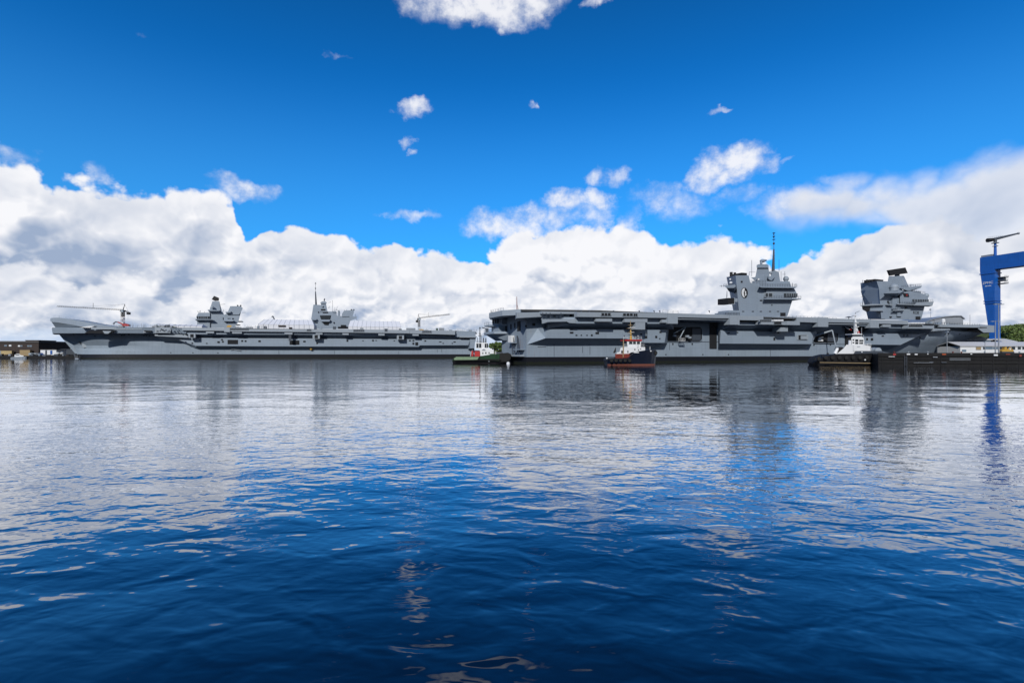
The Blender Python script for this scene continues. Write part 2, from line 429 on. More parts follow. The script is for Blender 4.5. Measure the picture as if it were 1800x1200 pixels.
def interp(x, pts):
    if x <= pts[0][0]: return pts[0][1]
    for (a, b), (c, d) in zip(pts, pts[1:]):
        if x <= c: return b+(d-b)*(x-a)/(c-a)
    return pts[-1][1]
def hull_paint(name, boot_z):
    m, g, b = new_mat(name)
    tcn = g.n('ShaderNodeTexCoord'); P = S(g, tcn.outputs['Object']); X, Y, Z = g.sep(P)
    n3 = g.n('ShaderNodeTexNoise'); g.put(n3.inputs['Vector'], P); g.put(n3.inputs['Scale'], .12); g.put(n3.inputs['Detail'], 6.); g.put(n3.inputs['Roughness'], .6)
    st = g.n('ShaderNodeTexNoise'); g.put(st.inputs['Vector'], g.xyz(X*.9, Y*.9, Z*.08)); g.put(st.inputs['Scale'], 1.); g.put(st.inputs['Detail'], 5.)
    big, run = S(g, n3.outputs['Fac'])-.5, S(g, st.outputs['Fac'])-.5
    f = 1.0+big*.30+run*.34
    fr = (X*(1/8.)).m('FRACT').m('LESS_THAN', .014); fz = (Z*(1/2.7)).m('FRACT').m('LESS_THAN', .03)
    f = f*(1.0-fr.m('MAXIMUM', fz)*.2)
    cell = g.n('ShaderNodeTexWhiteNoise'); g.put(cell.inputs['Vector'], g.xyz((X*(1/8.)).m('FLOOR'), (Z*(1/2.7)).m('FLOOR'), 1.))
    f = f*(1.0+(S(g, cell.outputs['Value'])-.5)*.06)
    cc = g.mix(1., (.216,.266,.325), g.xyz(f, f, f), 'MULTIPLY')
    cc = g.mix(g.ss(run+big*.5, .10, .30)*.38, cc, (.15, .10, .08))
    weed = g.ss(Z+run*1.2, .25, .8)
    bt = g.mix(weed, (.010,.013,.008), (.005,.006,.010))
    cc = g.mix(Z.m('LESS_THAN', boot_z), cc, bt)
    g.put(b.inputs['Base Color'], cc); b.inputs['Roughness'].default_value = .6; b.inputs['Specular IOR Level'].default_value = .2
    return m
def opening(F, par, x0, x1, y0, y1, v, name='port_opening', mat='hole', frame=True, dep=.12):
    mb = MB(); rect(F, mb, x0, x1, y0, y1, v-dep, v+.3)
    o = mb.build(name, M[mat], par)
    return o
def lines(F, par, items, name, mat, r=.08):
    for (a, b, c, d, v) in items: MB().tube(F.P(a, b, v), F.P(c, d, v), r, n=5).build(name, M[mat], par)

# ------------------------------------------------------------------ right-hand carrier
tx, ty = .9165, .3998
FQ = Frame(58.2, 187.0, tx, ty)
u0 = FQ.u(925, 8.); FQ = Frame(58.2+u0*tx, 187.0+u0*ty, tx, ty)
DZ = 18.2
HQ = hull_paint('carrier hull paint', 2.25)
cq = FQ.thing('aircraft_carrier', 'grey aircraft carrier at the right, marked R08 on the island nearer its bow', 'warship', 'aircraft carriers moored in the basin')
VC, HB = 24.0, 16.0
stem_w = [(z_, u_) for u_, z_ in [FQ.p(a, b, VC) for a, b in ((1676,632),(1683,620),(1689,612),(1698,602),(1710,594),(1727,585),(1732,581))]]
stem_w = sorted(stem_w)
stem = [(-6., stem_w[0][1]-6)]+stem_w
ua, ub = FQ.u(1455, 8), FQ.u(1640, 8)
def q_near(i, z, side):
    t = i/40.; us = interp(z, [(-4, FQ.u(1440,8)), (2, FQ.u(1470,8)), (14.5, FQ.u(1625,8))])
    ue = interp(z, stem)
    if i == 0: u = -.0; hb = HB
    else:
        # first rings run along the parallel body, the rest follow the flare
        if t < .3: u = us*(t/.3); hb = HB
        else:
            s_ = (t-.3)/.7; s_ = 1-(1-s_)**1.5; u = us+(ue-us)*s_
            pw_ = interp(z, [(0, 1.55), (8, 1.9), (15, 2.6)])
            hb = max(.02, HB*(1-s_**pw_))
    # stern tucks in below the water
    vf = VC+hb
    if u < 26: vf = min(vf, 29.5+10.5*max(0, u)/26.)
    return (u, VC-hb if side == 0 else vf, z)
levs = [-3,-.5,1.,2.24,2.26,4,6,8,10,12,14,15.6]
hl = hull_loft(([0, .15, .6]+list(range(1, 41))), levs, q_near).build('hull', HQ, cq)
# transom: raked shelf at the water, dark openings, ladder
mb = MB(); mb.box(-1.6, .0, VC-14.5, 26, 2.4, 3.0); mb.build('stern_shelf', M['lightgrey'], cq)
# flight deck: long slab, notched in plan where the galleries stand
def up(px, v): return (FQ.u(px, v), v)
far = 62.
tailu = FQ.u(912, 10)
deck_plan = [up(1053,.6), up(1175,.4), up(1290,.4), up(1400,.4), up(1530,.4), up(1640,1.), up(1652,6.), up(1735,8.), (FQ.u(1745,14),14.), (FQ.u(1746,34),34.), (FQ.u(1735,50),50.), (200,58.), (150,far), (60,58.), (12,43.), (-2.,34.), (tailu-4, 26.), (tailu-4, 14.), up(915,8.), up(985,4.)]
mb = MB(); mb.plan(deck_plan, DZ-.5, DZ); mb.build('flight_deck', M['deck'], cq)
# --- upper hull under the deck (inboard box) keeps light from passing through
mb = MB(); mb.plan([(0.1,10),(FQ.u(1625,10),10),(FQ.u(1700,16),16),(FQ.u(1700,30),30),(FQ.u(1640,40),40),(30,39),(.1,29)], 15.5, DZ-.52); mb.build('upper_hull', M['grey'], cq)

# hull side plating, each block with its sloping undercut
mb = MB()
frus(FQ, mb, [(959,578.5),(1172,579),(1168,602.3),(1130,602.3),(1100,594.6),(959,594.2)], [(945,577),(1176,577),(1173,603.5),(1150,612.5),(1098,606),(926,605.6)], 4.6, 8.02)
mb.build('side_plating', M['grey'], cq)
mb = MB()
frus(FQ, mb, [(1010,557.5),(1176,557.5),(1176,569),(1010,568.4)], [(962,557),(1184,557),(1184,579),(962,577.8)], 1.9, 6.2)
mb.build('side_plating', M['grey'], cq)
mb = MB()
frus(FQ, mb, [(1267,582),(1430,583.5),(1427,604.6),(1265,603.6)], [(1262,575),(1440,577),(1404,613),(1262,612.6)], 4.6, 8.02)
mb.build('side_plating', M['grey'], cq)
mb = MB()
frus(FQ, mb, [(1282,566),(1480,567),(1480,573),(1282,571)], [(1262,566),(1480,567),(1480,586),(1262,583)], 2.0, 7.2)
mb.build('side_plating', M['grey'], cq)
mb = MB()
frus(FQ, mb, [(1517,587),(1622,587.3),(1583,606),(1517,605.5)], [(1514,580),(1645,580),(1561,615),(1514,614)], 4.6, 8.02)
mb.build('side_plating', M['grey'], cq)
mb = MB()
frus(FQ, mb, [(1530,570),(1642,571),(1640,578),(1530,576)], [(1514,570),(1650,571),(1630,588),(1514,588)], 1.9, 7.8)
mb.build('side_plating', M['grey'], cq)

# stern quarter: rounded corner plates, galleries
mb = MB()
frus(FQ, mb, [(908,549.5),(952,548.5),(952,556.5),(908,559)], [(906,549),(952,548),(952,560),(906,562)], 3.6, 10.)
mb.build('deck_edge', M['lightgrey'], cq)
mb = MB()
Pa = [(920,551.5),(908,552.),(896,555.5),(880,559),(865,563)]
# rounded stern rim of the deck: slab following the plan edge, bright fascia
rim = [up(915,7.4), (tailu-4.6, 13.6), (tailu-4.6, 26.2), (-2.5,34.6), (11.6,43.8), (13,41), (0,32), (-2,26), (-2,14.5), (up(918,9.))]
mb.plan(rim, DZ-1.9, DZ-.02); mb.build('deck_edge', M['lightgrey'], cq)
mb = MB(); mb.frus([(.2,24,8.2),(.2,36,8.2),(-1,33,8.2),(-1,25,8.2)], [(.2,22,10.6),(.2,40,10.6),(-4,36,10.6),(-5.4,28,10.6)]); mb.plan([(.2,22),(.2,41),(-4,38),(-6,31),(-5,25)], 10.6, 11.4)
mb.plan([(.2,24),(.2,39),(-4.6,36),(-5,30)], 13.6, 14.2); mb.rail([(-5,25,11.4),(-6,31,11.4),(-4,38,11.4)]); mb.rail([(-5,30,14.2),(-4.6,36,14.2),(0,39,14.2)]); mb.box(-2.8,.2,26,33,11.4,13.6); mb.box(-2,.2,25,34,14.2,DZ-2)
mb.build('stern_gallery', M['grey2'], cq)
mb = MB()
mb.tube((-4.6,33,11.4),(-4.6,33,13.0),.6); mb.tube((-4.6,33,12.6),(-7.,32,13.2),.18)
mb.build('gun_mount', M['navy'], cq)
for v in (26.4, 28.6, 31.): MB().box(-2.9, -2.6, v, v+1.1, 14.6, 16.2).build('stern_window', M['hole'], cq)
# the transom wall with its openings (on u = 0, facing aft)
for (v, z0, z1, w) in ((24.2, 10.2, 13.8, 3.0), (12.6, 11.2, 14.6, 2.6), (20.4,12,14,.9),(17.,12.4,14.2,.8),(22.4,7.6,8.6,.8),(15.,8.8,9.6,.7)):
    mb = MB(); mb.box(-.12, .4, v, v+w, z0, z1); mb.build('port_opening', M['hole'], cq)
mb = MB()
for (v, w_) in ((11.5, 1.6), (15.5, 2.2)):
    mb = MB()
    for q in (0, w_): mb.tube((-.9, v+q, 2.9), (-.5, v+q*.5+2.2, 9.2), .13, n=6)
    for k in range(7): z = 3.4+k*.9; f_ = (z-2.9)/6.3; mb.tube((-.9+.4*f_, v+2.2*f_, z), (-.9+.4*f_, v+w_+(w_*.5+2.2-w_)*f_, z), .08, n=4)
    mb.build('stern_ladder', M['navy'], cq)
for (v0_, v1_, z_) in ((15.5,20.5,7.0),(9,15,4.6)): MB().box(-1.7,-.05,v0_,v1_,z_,z_+.3).build('stern_platform', M['grey2'], cq)
mb = MB(); mb.box(-1.45,-.1,17.6,20.2,7.4,9.8); mb.build('stern_locker', M['white'], cq)
# hull side openings
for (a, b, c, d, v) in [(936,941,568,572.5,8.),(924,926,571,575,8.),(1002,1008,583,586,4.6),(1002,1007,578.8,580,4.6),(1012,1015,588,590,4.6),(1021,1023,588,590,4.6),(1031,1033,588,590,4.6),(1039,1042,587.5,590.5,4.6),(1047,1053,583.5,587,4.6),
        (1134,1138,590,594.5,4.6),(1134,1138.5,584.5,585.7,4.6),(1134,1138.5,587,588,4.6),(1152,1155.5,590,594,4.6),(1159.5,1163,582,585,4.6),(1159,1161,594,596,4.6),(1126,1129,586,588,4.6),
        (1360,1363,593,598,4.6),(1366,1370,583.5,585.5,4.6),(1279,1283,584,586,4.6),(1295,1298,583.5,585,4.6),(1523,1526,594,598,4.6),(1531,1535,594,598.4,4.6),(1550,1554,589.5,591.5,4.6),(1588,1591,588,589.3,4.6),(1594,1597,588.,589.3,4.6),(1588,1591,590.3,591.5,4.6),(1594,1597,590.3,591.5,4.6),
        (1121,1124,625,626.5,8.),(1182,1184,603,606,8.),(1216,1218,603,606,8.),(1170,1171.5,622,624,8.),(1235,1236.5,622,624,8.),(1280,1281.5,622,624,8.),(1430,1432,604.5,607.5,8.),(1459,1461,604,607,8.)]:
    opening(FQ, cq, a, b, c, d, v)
# faint weld lines, rubbing rails on the lower hull
lines(FQ, cq, [(974,596,974,627,7.98),(1024,609,1024,620,7.98),(1037,609,1037,623,7.98),(945,609.5,960,609.5,7.98),(1354,615,1354,627,7.98),(1170,600.5,1262,600.5,7.9),(1177,603,1177,615,7.98),(1430,604.5,1500,605,7.9)], 'hull_fitting', 'navy', .09)

# aircraft lift openings: rounded black doorway with a pale rim
def doorway(x0, x1, y0, y1, v, r=6):
    pts = []
    for cx_, cy_, a0 in ((x1-r, y0+r, -90), (x1-r, y1-r, 0), (x0+r, y1-r, 90), (x0+r, y0+r, 180)):
        for k in range(5):
            a = R(a0+k*22.5); pts.append((cx_+r*math.cos(a), cy_+r*math.sin(a)))
    mo = MB(); cx, cy = (x0+x1)/2, (y0+y1)/2
    outer = [(cx+(x-cx)*1.03, cy+(y-cy)*1.05) for x, y in pts]
    A_, B_ = FQ.poly3(outer, v-.45), FQ.poly3(pts, v-.45); n = len(A_)
    A2, B2 = FQ.poly3(outer, v+.1), FQ.poly3(pts, v+.1)
    mo.add(A_+B_+A2+B2, [(i, (i+1) % n, n+(i+1) % n, n+i) for i in range(n)]+[(n+i, n+(i+1) % n, 3*n+(i+1) % n, 3*n+i) for i in range(n)]+[(i, 2*n+i, 2*n+(i+1) % n, (i+1) % n) for i in range(n)])
    dr = mo.build('hangar_door', M['grey'], cq)
    md = MB(); md.prism(FQ.poly(pts, v-.1), v-.1, v+.2); md.build('door_recess', M['hole'], dr)
    return dr
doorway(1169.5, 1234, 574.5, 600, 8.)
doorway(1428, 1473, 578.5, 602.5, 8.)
# curved dark panel inside the doorways (right third)
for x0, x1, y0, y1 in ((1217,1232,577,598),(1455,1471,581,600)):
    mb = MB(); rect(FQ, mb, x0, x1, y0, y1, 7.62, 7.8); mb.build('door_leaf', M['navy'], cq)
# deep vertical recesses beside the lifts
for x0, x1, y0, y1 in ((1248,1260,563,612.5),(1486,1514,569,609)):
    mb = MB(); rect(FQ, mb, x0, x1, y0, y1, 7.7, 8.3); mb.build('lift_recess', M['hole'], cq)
# lift platforms (deck level) with second rail below
for x0, x1, yt0, yt1 in ((1191,1283,550.6,553.5),(1456,1530,559.3,561.5)):
    mb = MB(); frus(FQ, mb, [(x0,yt0),(x1,yt1),(x1,yt1+6.0),(x0,yt0+7)], [(x0,yt0),(x1,yt1),(x1,yt1+6.0),(x0,yt0+7)], 0., 1.2)
    prism(FQ, mb, [(x0,yt0+8.6),(x1,yt1+7.6),(x1,yt1+8.8),(x0,yt0+10.6)], .6, 1.6)
    mb.build('lift_platform', M['lightgrey'], cq)
    mb = MB(); a, b = FQ.u(x0, 1.), FQ.u(x1, 1.); mb.box(a, b, 1.21, 7.9, 15.9, 17.6); mb.build('lift_platform', M['grey'], cq)
# deck edge fascias and hanging boxes: (x0,x1,top-left y, top-right y, bottom-left y, bottom-right y, v0, v1)
for (x0,x1,a,b,c,d,v0,v1,mt) in [(1015,1174,548.2,549.8,556.8,558.6,.0,2.2,'lightgrey'),(952,1015,547.,548.,551.5,551.5,2.2,4,'lightgrey'),
        (1174,1191.5,550.2,550.6,568.6,568.8,-.4,3,'lightgrey'),(1164,1174,561.5,561.5,567,567,.2,3,'lightgrey'),(1048,1076,559.8,560,565,565.2,.2,2.6,'lightgrey'),
        (1098,1138,560.2,560.4,566,566.4,.2,2.6,'lightgrey'),(1117,1134,566,566,579,579,.3,4.4,'lightgrey'),(1283,1300,553.6,554,570.4,570.6,-.4,2.6,'lightgrey'),
        (1300,1342,555,555.6,562.4,563.2,.0,2.4,'lightgrey'),(1338,1358,564,564,570,570.4,-1.2,1.5,'lightgrey'),(1383,1406,564,564.6,571,571.2,-1.2,1.5,'lightgrey'),
        (1358,1383,567.4,567.6,570.6,571,-1.,1.5,'lightgrey'),(1401,1438,557,558,565.6,567,.0,2.4,'lightgrey'),(1438,1456,557.8,558,574.2,574.4,-.4,2.6,'lightgrey'),
        (1530,1545,561.5,562,576,576,-.4,2.6,'lightgrey'),(1545,1596,562,563.4,568.8,570,.0,2.2,'lightgrey'),(1596,1642,571.5,572.6,577.2,577.6,-1.,1.6,'lightgrey'),
        (1552,1566,570.5,570.6,574.5,574.6,.3,2.4,'lightgrey'),(1371,1385,574,574,582.5,582.5,.3,4,'lightgrey'),(1652,1722,570.2,570.6,574.6,575.6,4.6,7,'lightgrey'),
        (1640,1670,577,577.6,582,580,5.,7,'lightgrey'),(1342,1401,555.6,557,560.4,561,1.4,3,'grey')]:
    mb = MB(); prism(FQ, mb, [(x0,a),(x1,b),(x1,d),(x0,c)], v0, v1)
    mb.build('deck_edge', M[mt], cq)
# stern quarter gun sponson
mb = MB(); frus(FQ, mb, [(952,561),(1012,561),(1012,568),(1001,567.4),(996,565),(964,565.6),(953,568.8)], [(952,560),(1014,560),(1014,571),(1002,571),(995,571),(966,570),(952,569)], 1.6, 6.)
mb.build('gun_sponson', M['lightgrey'], cq)
mb = MB(); prism(FQ, mb, [(952,549),(1015,550),(1015,561),(952,561)], 4.2, 5.5); mb.build('gallery_wall', M['grey'], cq)
opening(FQ, cq, 1001, 1005, 552, 560.5, 4.2)
random.seed(5)
for k in range(20):
    x = random.uniform(955, 1012); y = random.uniform(551, 559); w, h = random.uniform(.6, 3.2), random.uniform(.5, 2)
    mb = MB(); rect(FQ, mb, x, x+w, y, y+h, 3.9-random.random()*.5, 4.2); mb.build('gallery_locker', M['navy' if k % 2 else 'grey2'], cq)
for x in (954,960,967,986,1014): MB().tube(FQ.P(x,549,1.9), FQ.P(x,561,1.9), .09, n=4).build('gallery_stanchion', M['navy'], cq)
# winch windows in the deck edge and raft racks
def slots(x0, x1, y0, y1, n, v, name='gallery_window', gap=.25):
    fr = MB(); rect(FQ, fr, x0-.8, x1+.8, y0-1, y1+1, v-.15, v+.2); o = fr.build(name, M['lightgrey'], cq)
    w = (x1-x0)/n
    for i in range(n): mb = MB(); rect(FQ, mb, x0+i*w+w*gap/2, x0+(i+1)*w-w*gap/2, y0, y1, v-.3, v); mb.build('pane', M['hole'], o)
slots(1057,1074,550,554,3,-.1); slots(1095,1113,550.6,554.4,3,-.1); slots(1114,1121,551,555,2,-.1); slots(1336,1356,562,564,7,-1.3); slots(1598,1622,570.8,573.4,8,-1.1)
slots(1402,1420,583+6,583+13.5,1,4.5,'boat_bay_opening')
for x0, n, y, st_ in ((1358.5, 6, 563.6, 2.7), (1599, 9, 568.2, 2.7)):
    for i in range(n):
        mb = MB(); u_, z_ = FQ.p(x0+i*st_, y, -.6); mb.lathe((u_, -.9, z_), [(.2,-.95),(.42,-.8),(.42,.8),(.2,.95)], 10, 'Y'); mb.build('life_raft', M['white'], cq)
slots(1361,1374,566,569.5,6,-1.2)
mb = MB(); prism(FQ, mb, [(1408,590),(1419,590),(1419,596),(1408,596)], 4.0, 4.2); ob = mb.build('crate', M['lightgrey'], cq)
# bow block
mb = MB(); frus(FQ, mb, [(1722,571.4),(1748,572.6),(1748,584),(1729,584.4),(1719,577.4)], [(1722,570),(1748,572),(1748,583),(1729,583),(1716,576)], 8., 30.)
mb.build('bow_gallery', M['lightgrey'], cq)
for a, b, c, d in ((1661,1663,586,588),(1666,1668,586,588),(1686,1688,586.4,588),(1696,1698,589,590.5),(1610,1613,592.6,594),(1617,1619,592.6,594.2)):
    opening(FQ, cq, a, b, c, d, hull_v(FQ, VC, HB, [(-4, FQ.u(1440,8)), (2, FQ.u(1470,8)), (14.5, FQ.u(1625,8))], stem, [(0, 1.55), (8, 1.9), (15, 2.6)], (a+b)/2, (c+d)/2))
# railings and small gear along the deck edge
for a, b, c, d in ((1165,549.6,1192,550.6),(1262,552.8,1283,553.4),(1400,556.6,1470,559.2),(1497,560.4,1530,561.6),(1655,569.6,1722,570.2),(1380,556.4,1400,556.8)):
    ua_, za = FQ.p(a, b, .6); ub_, zb = FQ.p(c, d, .6); MB().rail([(ua_, .6, DZ-.1), (ub_, .6, DZ-.1)], 1.1, .05, 2.2).build('deck_railing', M['navy'], cq)
mb = MB(); mb.rail([(tailu-4, 14, DZ), (tailu-4, 26, DZ), (-2, 34, DZ)], 1.0, .045, 2.4)
mb.build('deck_railing', M['navy'], cq)
for x in (1022,1036,1079,1124,1150,1160,1247):
    mb = MB(); mb.tube(FQ.P(x, 549.5, .3), FQ.P(x, 546, .3), .16, n=5); rect(FQ, mb, x-.8, x+.8, 545.6, 547, .2, .5); mb.build('deck_lamp', M['navy'], cq)
# ensign staff on the stern
mb = MB(); mb.tube(FQ.P(909,551,14.), FQ.P(908.3,521,14.), .22, .08); mb.tube(FQ.P(909,536,14.), FQ.P(914,549,12.), .04, n=4); mb.build('ensign_staff', M['redbrown'], cq)
# umbrella like antenna on deck
mb = MB(); u_, z_ = FQ.p(1492, 560.5, 6); mb.tube((u_,6,z_-.5),(u_,6,z_+.7),.15); mb.lathe((u_,6,z_+.7), [(1.7,0),(.2,.5)], 12); mb.build('deck_antenna', M['navy'], cq)
# tall poles in front of / on the fore deck
mb = MB(); mb.tube(FQ.P(1636,566,20.), FQ.P(1636,541,20.), .12, .06); rect(FQ, mb, 1635,1637,543,545, 19.8,20.2); mb.build('signal_pole', M['steel'], cq)
mb = MB(); mb.tube(FQ.P(1705,571,20.), FQ.P(1705,553,20.), .10, .06); mb.build('signal_pole', M['navy'], cq)
# close-in gun mount and gear at the fore end
mb = MB(); u_, z_ = FQ.p(1658, 569, 9); mb.lathe((u_,9,DZ), [(1.2,0),(1.2,1.0),(.8,1.2)], 10); mb.lathe((u_,9,DZ+1.2), [(.9,0),(.9,1.9),(.5,2.5)], 10); mb.build('gun_mount', M['white'], cq)
for x, w, h in ((1626,6,4),(1634,5,6),(1643,8,2.6),(1651,4,5),(1664,5,2.4),(1674,6,1.6)): mb = MB(); rect(FQ, mb, x, x+w, 571-h, 572, 8, 10); mb.build('deck_locker', M['grey2'], cq)
for k in range(14): x = 1622+k*3.2; MB().tube(FQ.P(x, 572, 7), FQ.P(x, 566+(k*7) % 4, 7), .1, n=4).build('deck_stanchion', M['navy'], cq)

# ---- islands of the right-hand carrier
def island_aft():
    root = MB(); v0, v1 = 3., 14.
    # near face body; aft end raked and turned away
    near = [(1293,484),(1316,484),(1319,497),(1388,498),(1393,527),(1384,556),(1300,556)]
    back = [(1277,487),(1316,486),(1319,498),(1384,498),(1388,527),(1379,556),(1291,556)]
    frus(FQ, root, near, back, v0, v1)
    isl = root.build('island', M['grey2'], cq)
    def part(name, mat, fn):
        mb = MB(); fn(mb); return mb.build(name, M[mat], isl)
    part('bridge_deck', 'grey2', lambda m: frus(FQ, m, [(1333,503.4),(1401,504),(1398,506.2),(1338,505.4)], [(1336,503),(1398,504),(1392,508.5),(1345,507.5)], .6, 4.))
    part('bridge_deck', 'grey2', lambda m: (frus(FQ, m, [(1343,524),(1408,524.6),(1408,526.2),(1343,526)], [(1343,524),(1406,524.6),(1390,529),(1348,528)], .9, 4.)))
    part('bridge_house', 'grey2', lambda m: frus(FQ, m, [(1347,508),(1397,508.5),(1400,514),(1400,524),(1347,524)], [(1347,505),(1394,505),(1398,514),(1398,524),(1347,524)], 2.3, 5.))
    if 1:
        for a, b, c, d, v in ((1336,503.4,1401,504,.7),(1343,524,1408,524.6,1.),(1320,497,1346,497.2,2.6),(1272,504,1291,504,1.8),(1275,554,1300,554,2.)):
            u1, z1 = FQ.p(a, b, v); u2, z2 = FQ.p(c, d, v); MB().rail([(u1,v,z1),(u2,v,z2)], 1.1, .05, 1.4, 3).build('railing', M['navy'], isl)
    w = MB(); rect(FQ, w, 1379, 1402, 515.6, 522, 2.0, 6.); wb = w.build('window_band', M['glass'], isl)
    for x in (1383,1387,1391,1395,1399): mm = MB(); rect(FQ, mm, x, x+.5, 515.6, 522, 1.9, 2.0); mm.build('window_bar', M['lightgrey'], wb)
    w = MB(); rect(FQ, w, 1345, 1359, 514, 522.4, 2.15, 3.); wb = w.build('window_frame', M['lightgrey'], isl)
    for x0, x1 in ((1346.3,1350),(1352,1357.6)): mm = MB(); rect(FQ, mm, x0, x1, 515.4, 521, 2.0, 2.15); mm.build('pane', M['glass'], wb)
    # upper works
    part('upper_deckhouse', 'grey2', lambda m: frus(FQ, m, [(1322,494),(1388,494.5),(1391,504),(1322,504)], [(1322,494),(1385,494.5),(1388,504),(1322,504)], 4., 12.5))
    part('radar_tower', 'grey2', lambda m: frus(FQ, m, [(1331,470.5),(1351,470.5),(1354,495),(1326,495)], [(1331,470.5),(1348,470.5),(1352,495),(1326,495)], 5.2, 11.))
    part('tower_cap', 'grey2', lambda m: (frus(FQ, m, [(1330,466),(1333,464.4),(1348,464.4),(1351,466),(1351,470.6),(1330,470.6)], [(1331,466),(1334,464.4),(1347,464.4),(1350,466),(1350,470.6),(1331,470.6)], 4.6, 11.4)))
    part('tower_sponson', 'grey2', lambda m: frus(FQ, m, [(1320,488),(1332,486),(1332,489),(1328,494)], [(1320,488),(1332,486),(1332,489),(1328,494)], 4., 8.))
    part('tower_sponson', 'grey2', lambda m: (frus(FQ, m, [(1350,485),(1362,487),(1356,493),(1351,491)], [(1350,485),(1362,487),(1356,493),(1351,491)], 3.6, 7.)))
    def radar(m):
        u_, z_ = FQ.p(1338, 463, 8); m.tube((u_,8,z_-.3),(u_,8,z_+.8),.5)
        u_, z_ = FQ.p(1340.5, 458.5, 8); m.ball((u_,8,z_), 1.15, zs=.62); m.ball((u_+.7,7.4,z_+.15), .75, zs=.6)
    part('radar_dish', 'grey2', radar)
    part('mast_house', 'grey2', lambda m: frus(FQ, m, [(1353,494.6),(1355.5,477.5),(1362,475.5),(1369,478),(1371.5,494.6)], [(1353,494.6),(1355.5,477.5),(1362,475.5),(1367,478),(1369.5,494.6)], 5., 10.))
    def mast(m):
        v = 7.5; s_ = FQ.px_m(1360, v)
        b, t = Vector(FQ.P(1359, 477, v)), Vector(FQ.P(1360.3, 438, v)); m.tube(b, t, 2.7*s_, 1.2*s_, 10)
        t2 = Vector(FQ.P(1360.3, 407.5, v)); m.tube(t, t2, .13, .08, 6)
        for py, r, h in ((428,1.9,2.),):
            m.ball(Vector(FQ.P(1360.2, py, v)), r*s_)
        for py, r, h in ((421,3.2,.5),(417,1.6,.9),(415.5,2.8,.4),(411.8,1.4,1.0),(409.6,2.8,.5)):
            c = FQ.P(1360.2, py, v); m.lathe(c, [(r*s_*.5,-h*s_),(r*s_,0),(r*s_*.5,h*s_)], 10)
        for py in (444,449,454,459,464,469): p_ = Vector(FQ.P(1361, py, v)); m.tube(p_, p_+Vector((.55,0,.05)), .05, n=4)
    part('mast', 'navy', mast)
    part('radome', 'lightgrey', lambda m: (m.ball(Vector(FQ.P(1381.6,490,7)), 4.7*FQ.px_m(1381,7)), m.tube(FQ.P(1381.6,496,7), FQ.P(1381.6,491,7), .75)))
    part('radome', 'lightgrey', lambda m: m.ball(Vector(FQ.P(1354.5,479,5)), 2.7*FQ.px_m(1354,5)))
    part('radome', 'white', lambda m: m.ball(Vector(FQ.P(1283.4,491,3.5)), 1.7*FQ.px_m(1283,3)))
    part('radome', 'white', lambda m: m.ball(Vector(FQ.P(1284.6,497,2.4)), 2.7*FQ.px_m(1283,3), zs=.8))
    part('aft_sponson', 'grey2', lambda m: (frus(FQ, m, [(1272,502),(1292,500),(1294,503),(1290,506),(1277,506)], [(1275,502),(1293,500),(1297,510),(1292,516),(1281,512)], .8, 6.)))
    for a_ in ((1321.4,486,1321.4,457),(1317,484,1317,478),(1317,478,1328,478.4),(1369.4,478,1369.4,456),(1373,495,1373,477),(1379.5,492,1379.5,477),(1375,482,1381,482),(1393,504,1393,497),(1399,504,1399,498),(1274,503,1265,502.6),(1268,501,1268,504.5),(1278,513,1278,522),(1277,526,1278,511)): part('antenna', 'navy', lambda m: m.tube(FQ.P(a_[0], a_[1], 5), FQ.P(a_[2], a_[3], 5), .07, n=4))
    for a, b, c in ((1285.3, 478.4, 2.6), (1291.7, 479, 2.2)):
        part('exhaust_pipe', 'black', lambda m: m.tube(FQ.P(a, 485.5, 8), FQ.P(a, b, 8), c*FQ.px_m(1290, 8), n=10))
    part('funnel_top', 'black', lambda m: (m.box(FQ.u(1297,8), FQ.u(1306,8), 6, 12, FQ.p(1300,485,8)[1], FQ.p(1300,480.6,8)[1])))
    part('equipment_box', 'black', lambda m: rect(FQ, m, 1279.5, 1291, 523.6, 534, 1.8, 7.))
    part('equipment_frame', 'lightgrey', lambda m: prism(FQ, m, [(1291,523),(1292,523),(1292,535),(1286,535),(1286,534),(1291,534)], 1.7, 2.2))
    part('equipment_locker', 'lightgrey', lambda m: (rect(FQ, m, 1292.6, 1296.5, 524.5, 530.5, 2.2, 4)))
    part('aft_steps', 'grey2', lambda m: (rect(FQ, m, 1276, 1300, 549, 556, 2.2, 8), rect(FQ, m, 1281, 1300, 545.4, 549, 2.6, 8)))
    for a, b, c, d in ((1372,1381,549.4,556),(1302.5,1305.5,493.6,496.6),(1336,1340,527,529),(1356,1358,535.4,537)): opening(FQ, isl, a, b, c, d, 3.0, 'vent_opening')
    for x in (1305,1322,1336,1352,1366): opening(FQ, isl, x, x+3.5, 546.6, 547.8, 3.0, 'vent_opening')
    mb = MB(); rect(FQ, mb, 1332.5, 1335, 489.5, 492.5, 5.0, 5.3); mb.build('lantern', M['white'], isl)
    # round crest: white disc, right half black, pale crescent figure on the join
    c = Vector(FQ.P(1308.6, 514.6, 2.9)); r = 7.9*FQ.px_m(1308, 3)
    def disc(rad, th, yy, half=0, n=28):
        m = MB(); a0, a1 = (-math.pi/2, math.pi/2) if half else (0, 2*math.pi)
        pts = [(c.x+rad*math.cos(a0+(a1-a0)*i/n), c.z+rad*1.18*math.sin(a0+(a1-a0)*i/n)) for i in range(n+(1 if half else 0))]
        m.prism(pts, yy, yy+th); return m
    e = disc(r, .1, 2.85).build('crest', M['black'], isl)
    disc(r*.9, .04, 2.80).build('crest_ground', M['white'], e)
    disc(r*.9, .03, 2.76, 1).build('crest_half', M['black'], e)
    def glyph(name, mat, pts, y): m = MB(); m.prism([(c.x+x*r, c.z+z*r*1.18) for x, z in pts], y, y+.03); m.build(name, M[mat], e)
